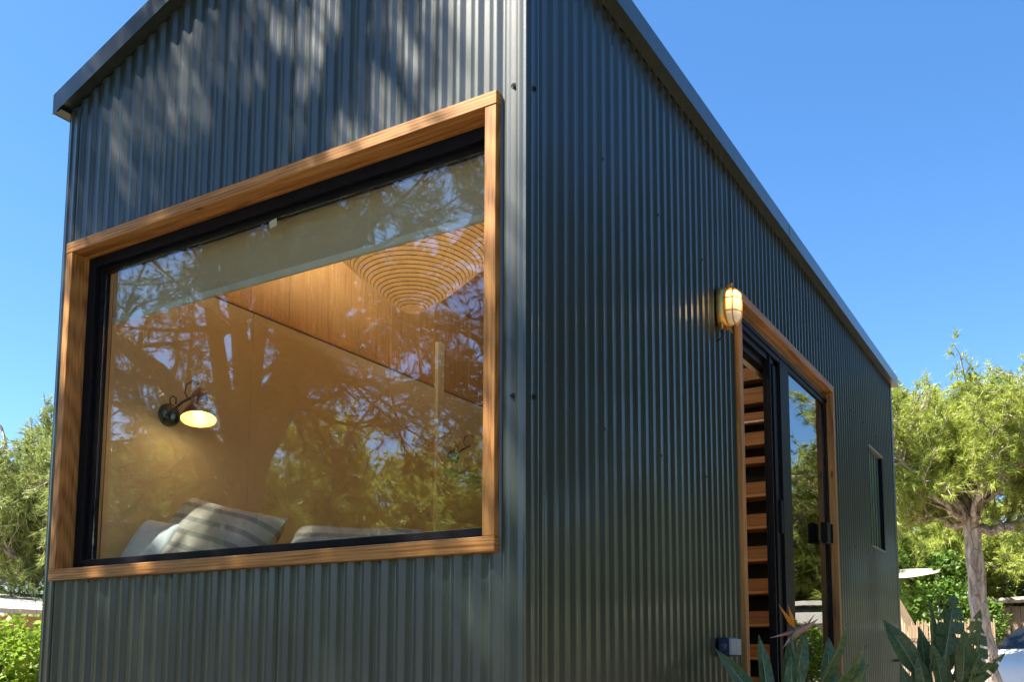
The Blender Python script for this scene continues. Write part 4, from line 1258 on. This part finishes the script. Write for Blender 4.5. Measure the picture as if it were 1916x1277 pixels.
b=MB(); b.bbox(-1.35,1.5,-.68,-.62,1.38,1.44,.004); b.build('cross_rail',M['woodX'],t)
# low plank fence under the shed rail
b=MB()
for k in range(14): b.bbox(-.1+k*.13,-.1+k*.13+.10,17.7,17.73,G,G+1.30+.02*math.sin(k*2.1),.004)
f2=b.build('plank_fence',wood('warm_plank',2,(0.30,0.15,0.07),(0.55,0.34,0.18),.7,.6,True,0)); tag(f2,'low fence of warm brown planks in front of the wooden shed','fence')
# shade sail
b=MB(); vs=[]; fs=[]
n=10
A,B_,C_,D_=Vector((-2.4,16,2.90)),Vector((-.80,15.9,2.83)),Vector((-1.0,16.2,2.87)),Vector((-2.6,18,3.05))
for i in range(n+1):
    for j in range(n+1):
        u,v=i/n,j/n; p=A.lerp(B_,u).lerp(D_.lerp(C_,u),v); p=p+Vector((0,.25*math.sin(math.pi*u)*(1-v),-.13*math.sin(math.pi*u)*(1-v)-.08*math.sin(math.pi*v))); vs.append(p)
for i in range(n):
    for j in range(n): a=i*(n+1)+j; fs.append((a,a+1,a+n+2,a+n+1))
b.add(vs,fs); s=b.build('shade_sail',leaf_mat('cream_canvas',(0.76,0.70,0.50),(0.80,0.74,0.55),None,3,.9,.5),None,smooth=True); tag(s,'cream shade sail stretched between the trees on the right','sail')
b=MB(); b.tube([(-.78,15.9,2.86),(-.4,15.8,2.92)],.005,5); b.build('guy_rope',M['bark2'],s)
b=MB()
for (x,y) in ((-2.4,16),(-2.6,18.0)): b.tube([(x,y,G),(x,y,2.9)],.035,8)
b.build('pole',M['bark2'],s)
# tent
t=empty('canvas_tent',(-1.9,15.8,G),'tan canvas tent whose sloping side shows past the far corner','tent')
b=MB(); nn=10; vs=[(0,0,2.9)]
for r_t,z in ((.35,2.2),(.75,1.4),(1.1,.9),(1.15,0)):
    for k in range(nn): a=2*math.pi*k/nn; vs.append((r_t*math.cos(a),r_t*math.sin(a),z))
fs=[(0,1+k,1+(k+1)%nn) for k in range(nn)]
for r_t in range(3):
    for k in range(nn): fs.append((1+r_t*nn+k,1+(r_t+1)*nn+k,1+(r_t+1)*nn+(k+1)%nn,1+r_t*nn+(k+1)%nn))
b.add(vs,fs); b.build('canvas',simple('tan_canvas',(0.55,0.38,0.22),rough=.9),t)
b=MB(); b.tube([(0,0,0),(0,0,3.0)],.03,8); b.build('pole',M['bark2'],t)

# white car
def car():
    t=empty('parked_car',(1.20,14.9,G),'white car parked behind the pine trunk at the right edge','car')
    t.rotation_euler=(0,0,R(57))
    paint=simple('white_paint',(0.80,0.79,0.77),(0.78,0.77,0.75),rough=.35,coat=.15,spec=.3)
    dark=simple('car_glass',(0.01,0.012,0.014),rough=.2,spec=.15); blk=M['rubber']
    # sections along x: (x, half width, z bottom, z belt(hood), z roof)
    S=[(-1.82,.62,.42,.66,.66),(-1.78,.74,.32,.80,.805),(-1.66,.82,.28,.94,.955),(-1.4,.86,.26,1.03,1.05),(-1.05,.88,.26,1.08,1.11),(-.92,.88,.26,1.10,1.16),
       (-.35,.89,.26,1.10,1.50),(-.05,.89,.26,1.11,1.58),(.8,.89,.26,1.12,1.62),(1.3,.88,.26,1.13,1.58),(1.62,.86,.30,1.14,1.42),(1.78,.82,.34,1.08,1.12),(1.84,.72,.42,.9,.92)]
    rings=[]
    for (x,w,zb,zs,zr) in S:
        wr=w*.93 if zr-zs<.08 else w*.78
        half=[(0,zb),(w*.9,zb),(w,zb+.10),(w*1.0,(zb+zs)/2+.05),(w*.985,zs-.06),(w*.95,zs),(wr,zs+(zr-zs)*.85),(wr*.86,zr-.004),(0,zr+.02)]
        rings.append([(x,-p[0],p[1]) for p in half]+[(x,p[0],p[1]) for p in half[::-1][1:-1]])
    b=MB(); loft(b,rings)
    # carve wheel arches by dropping faces handled visually with dark arches
    body=b.build('body',paint,t,smooth=True,sharp=38)
    for (x0,x1) in ((-.78,-.12),):
        pass
    b=MB()
    def quad(pts): b.add(pts,[(0,1,2,3)])
    sgn=-1
    for sgn in (-1,1):
        quad([(-.72,sgn*.885,1.125),(.20,sgn*.885,1.135),(.20,sgn*.735,1.545),(-.28,sgn*.745,1.475)])
        quad([(.26,sgn*.885,1.135),(1.05,sgn*.885,1.145),(1.05,sgn*.735,1.555),(.26,sgn*.735,1.55)])
        quad([(1.10,sgn*.883,1.145),(1.52,sgn*.872,1.15),(1.40,sgn*.75,1.47),(1.10,sgn*.735,1.55)])
    quad([(-.93,-.74,1.175),(-.93,.74,1.175),(-.36,.66,1.52),(-.36,-.66,1.52)])
    b.build('side_window',dark,t)
    for x in (-1.30,1.15):
        for sgn in (-1,1):
            q=Matrix.Translation((x,sgn*.80,.33))@Matrix.Rotation(R(90),4,'X')
            b=MB(); b.lathe([(.20,-.105),(.31,-.105),(.335,-.07),(.335,.07),(.31,.105),(.20,.105)],30,q); wh=b.build('wheel',blk,t,smooth=True,sharp=40)
            b=MB(); b.lathe([(.205,-.09),(.19,-.06),(.06,-.075),(.0001,-.08)],20,q); b.lathe([(.205,.09),(.19,.06),(.06,.075),(.0001,.08)],20,q); b.build('rim',M['steel'],wh)
            b=MB()
            pts=[]
            for k in range(15):
                a=math.pi*k/14; pts.append((x+.41*math.cos(a),.33+.42*math.sin(a)))
            for k in range(14):
                (xa,za),(xb,zb_)=pts[k],pts[k+1]
                b.add([(xa,sgn*.893,za),(xb,sgn*.893,zb_),(x+(xb-x)*.86,sgn*.898,.33+(zb_-.33)*.86),(x+(xa-x)*.86,sgn*.898,.33+(za-.33)*.86)],[(0,1,2,3)])
                b.add([(x,sgn*.896,.33),(x+(xa-x)*.86,sgn*.896,.33+(za-.33)*.86),(x+(xb-x)*.86,sgn*.896,.33+(zb_-.33)*.86)],[(0,1,2)])
            b.build('wheel_arch',blk,t)
    for sgn in (-1,1):
        b=MB(); b.bbox(-1.78,-1.58,sgn*.80-.05,sgn*.80+.05,.70,.84,.02); b.build('headlight',simple('lens',(0.6,0.65,0.7),rough=.1,coat=1),t)
        b=MB(); b.bbox(-.62,-.46,sgn*.98-.08,sgn*.98+.08,1.08,1.22,.03); b.tube([(-.5,sgn*.88,1.10),(-.52,sgn*.95,1.12)],.02,6); b.build('mirror',M['rubber'],t,smooth=False)
        b=MB(); b.bbox(-.98,-.90,sgn*.892-.006,sgn*.892+.006,.86,.90,.003); b.build('side_marker',simple('amber_lens',(0.8,0.2,0.03),rough=.2),t)
    return t
car()

# mirrored bungalow
t=empty('white_bungalow',(5.0,19.0,G),'pale bungalow with beige roof and metal flue mirrored in the door glass','house')
b=MB(); b.box(-2.6,2.6,-1.6,2.2,0,1.95); b.build('wall',simple('cream_render',(0.68,0.60,0.48),rough=.9),t)
b=MB(); b.add([(-2.9,-1.9,1.95),(2.9,-1.9,1.95),(2.9,2.5,1.95),(-2.9,2.5,1.95),(-1.6,.3,2.5),(1.6,.3,2.5)],[(0,1,5,4),(1,2,5),(2,3,4,5),(3,0,4),(0,3,2,1)]); rf=b.build('roof',simple('beige_roof',(0.62,0.50,0.38),rough=.9),t)
b=MB(); b.lathe([(.10,1.9),(.10,2.85),(.13,2.86),(.13,2.92),(.0001,2.95)],16,Matrix.Translation((-1.5,-1.2,0))); b.build('flue',M['steel'],rf)
# white rail fence
t=empty('rail_fence',(2.6,15.0,G),'white rail fence with board mirrored in the door glass','fence')
b=MB(); b.bbox(-.6,2.4,-.03,.03,1.98,2.06,.004); 
b.build('rail',simple('white_wood',(0.75,0.72,0.64),rough=.7),t)
for x in (-.55,.9,2.3):
    b=MB(); b.bbox(x-.04,x+.04,-.03,.03,0,1.98,.004); b.build('post',simple('white_wood_b',(0.7,0.66,0.58),rough=.7),t)
b=MB(); b.bbox(-.1,.55,-.06,-.035,1.65,1.85,.004); b.build('board',simple('pale_board',(0.74,0.7,0.62),rough=.6),t)

# ------------------------------------------------------------------ left background
t=empty('beige_bungalow',(-11.6,5.2,G),'low bungalow with flat cream roof behind the bush at the left edge','house')
b=MB(); b.box(-1.6,1.2,-2.4,2.4,0,1.55); b.build('wall',simple('cream_wall',(0.55,0.42,0.28),rough=.9),t)
b=MB(); b.add([(1.65,-2.8,1.62),(1.65,2.8,1.62),(-2.6,2.8,2.12),(-2.6,-2.8,2.12),(1.65,-2.8,1.56),(1.65,2.8,1.56),(-2.6,2.8,2.06),(-2.6,-2.8,2.06)],[(0,1,2,3),(7,6,5,4),(0,4,5,1),(1,5,6,2),(2,6,7,3),(3,7,4,0)]); b.build('roof',simple('cream_sheet_roof',(0.60,0.55,0.46),(0.54,0.49,0.41),scale=2,rough=.85),t)
t=empty('garden_wall',(-8.3,3.0,G),'low terracotta coloured garden wall behind the lime green bush','wall')
b=MB(); b.bbox(-.12,.12,-2.5,2.5,0,1.02,.01); b.build('masonry',simple('ochre_render',(0.52,0.28,0.13),(0.46,0.24,0.11),rough=.9,scale=4),t)
b=MB(); b.bbox(-.16,.16,-2.55,2.55,1.021,1.08,.01); b.build('coping',simple('terracotta',(0.55,0.26,0.13),rough=.8),t)
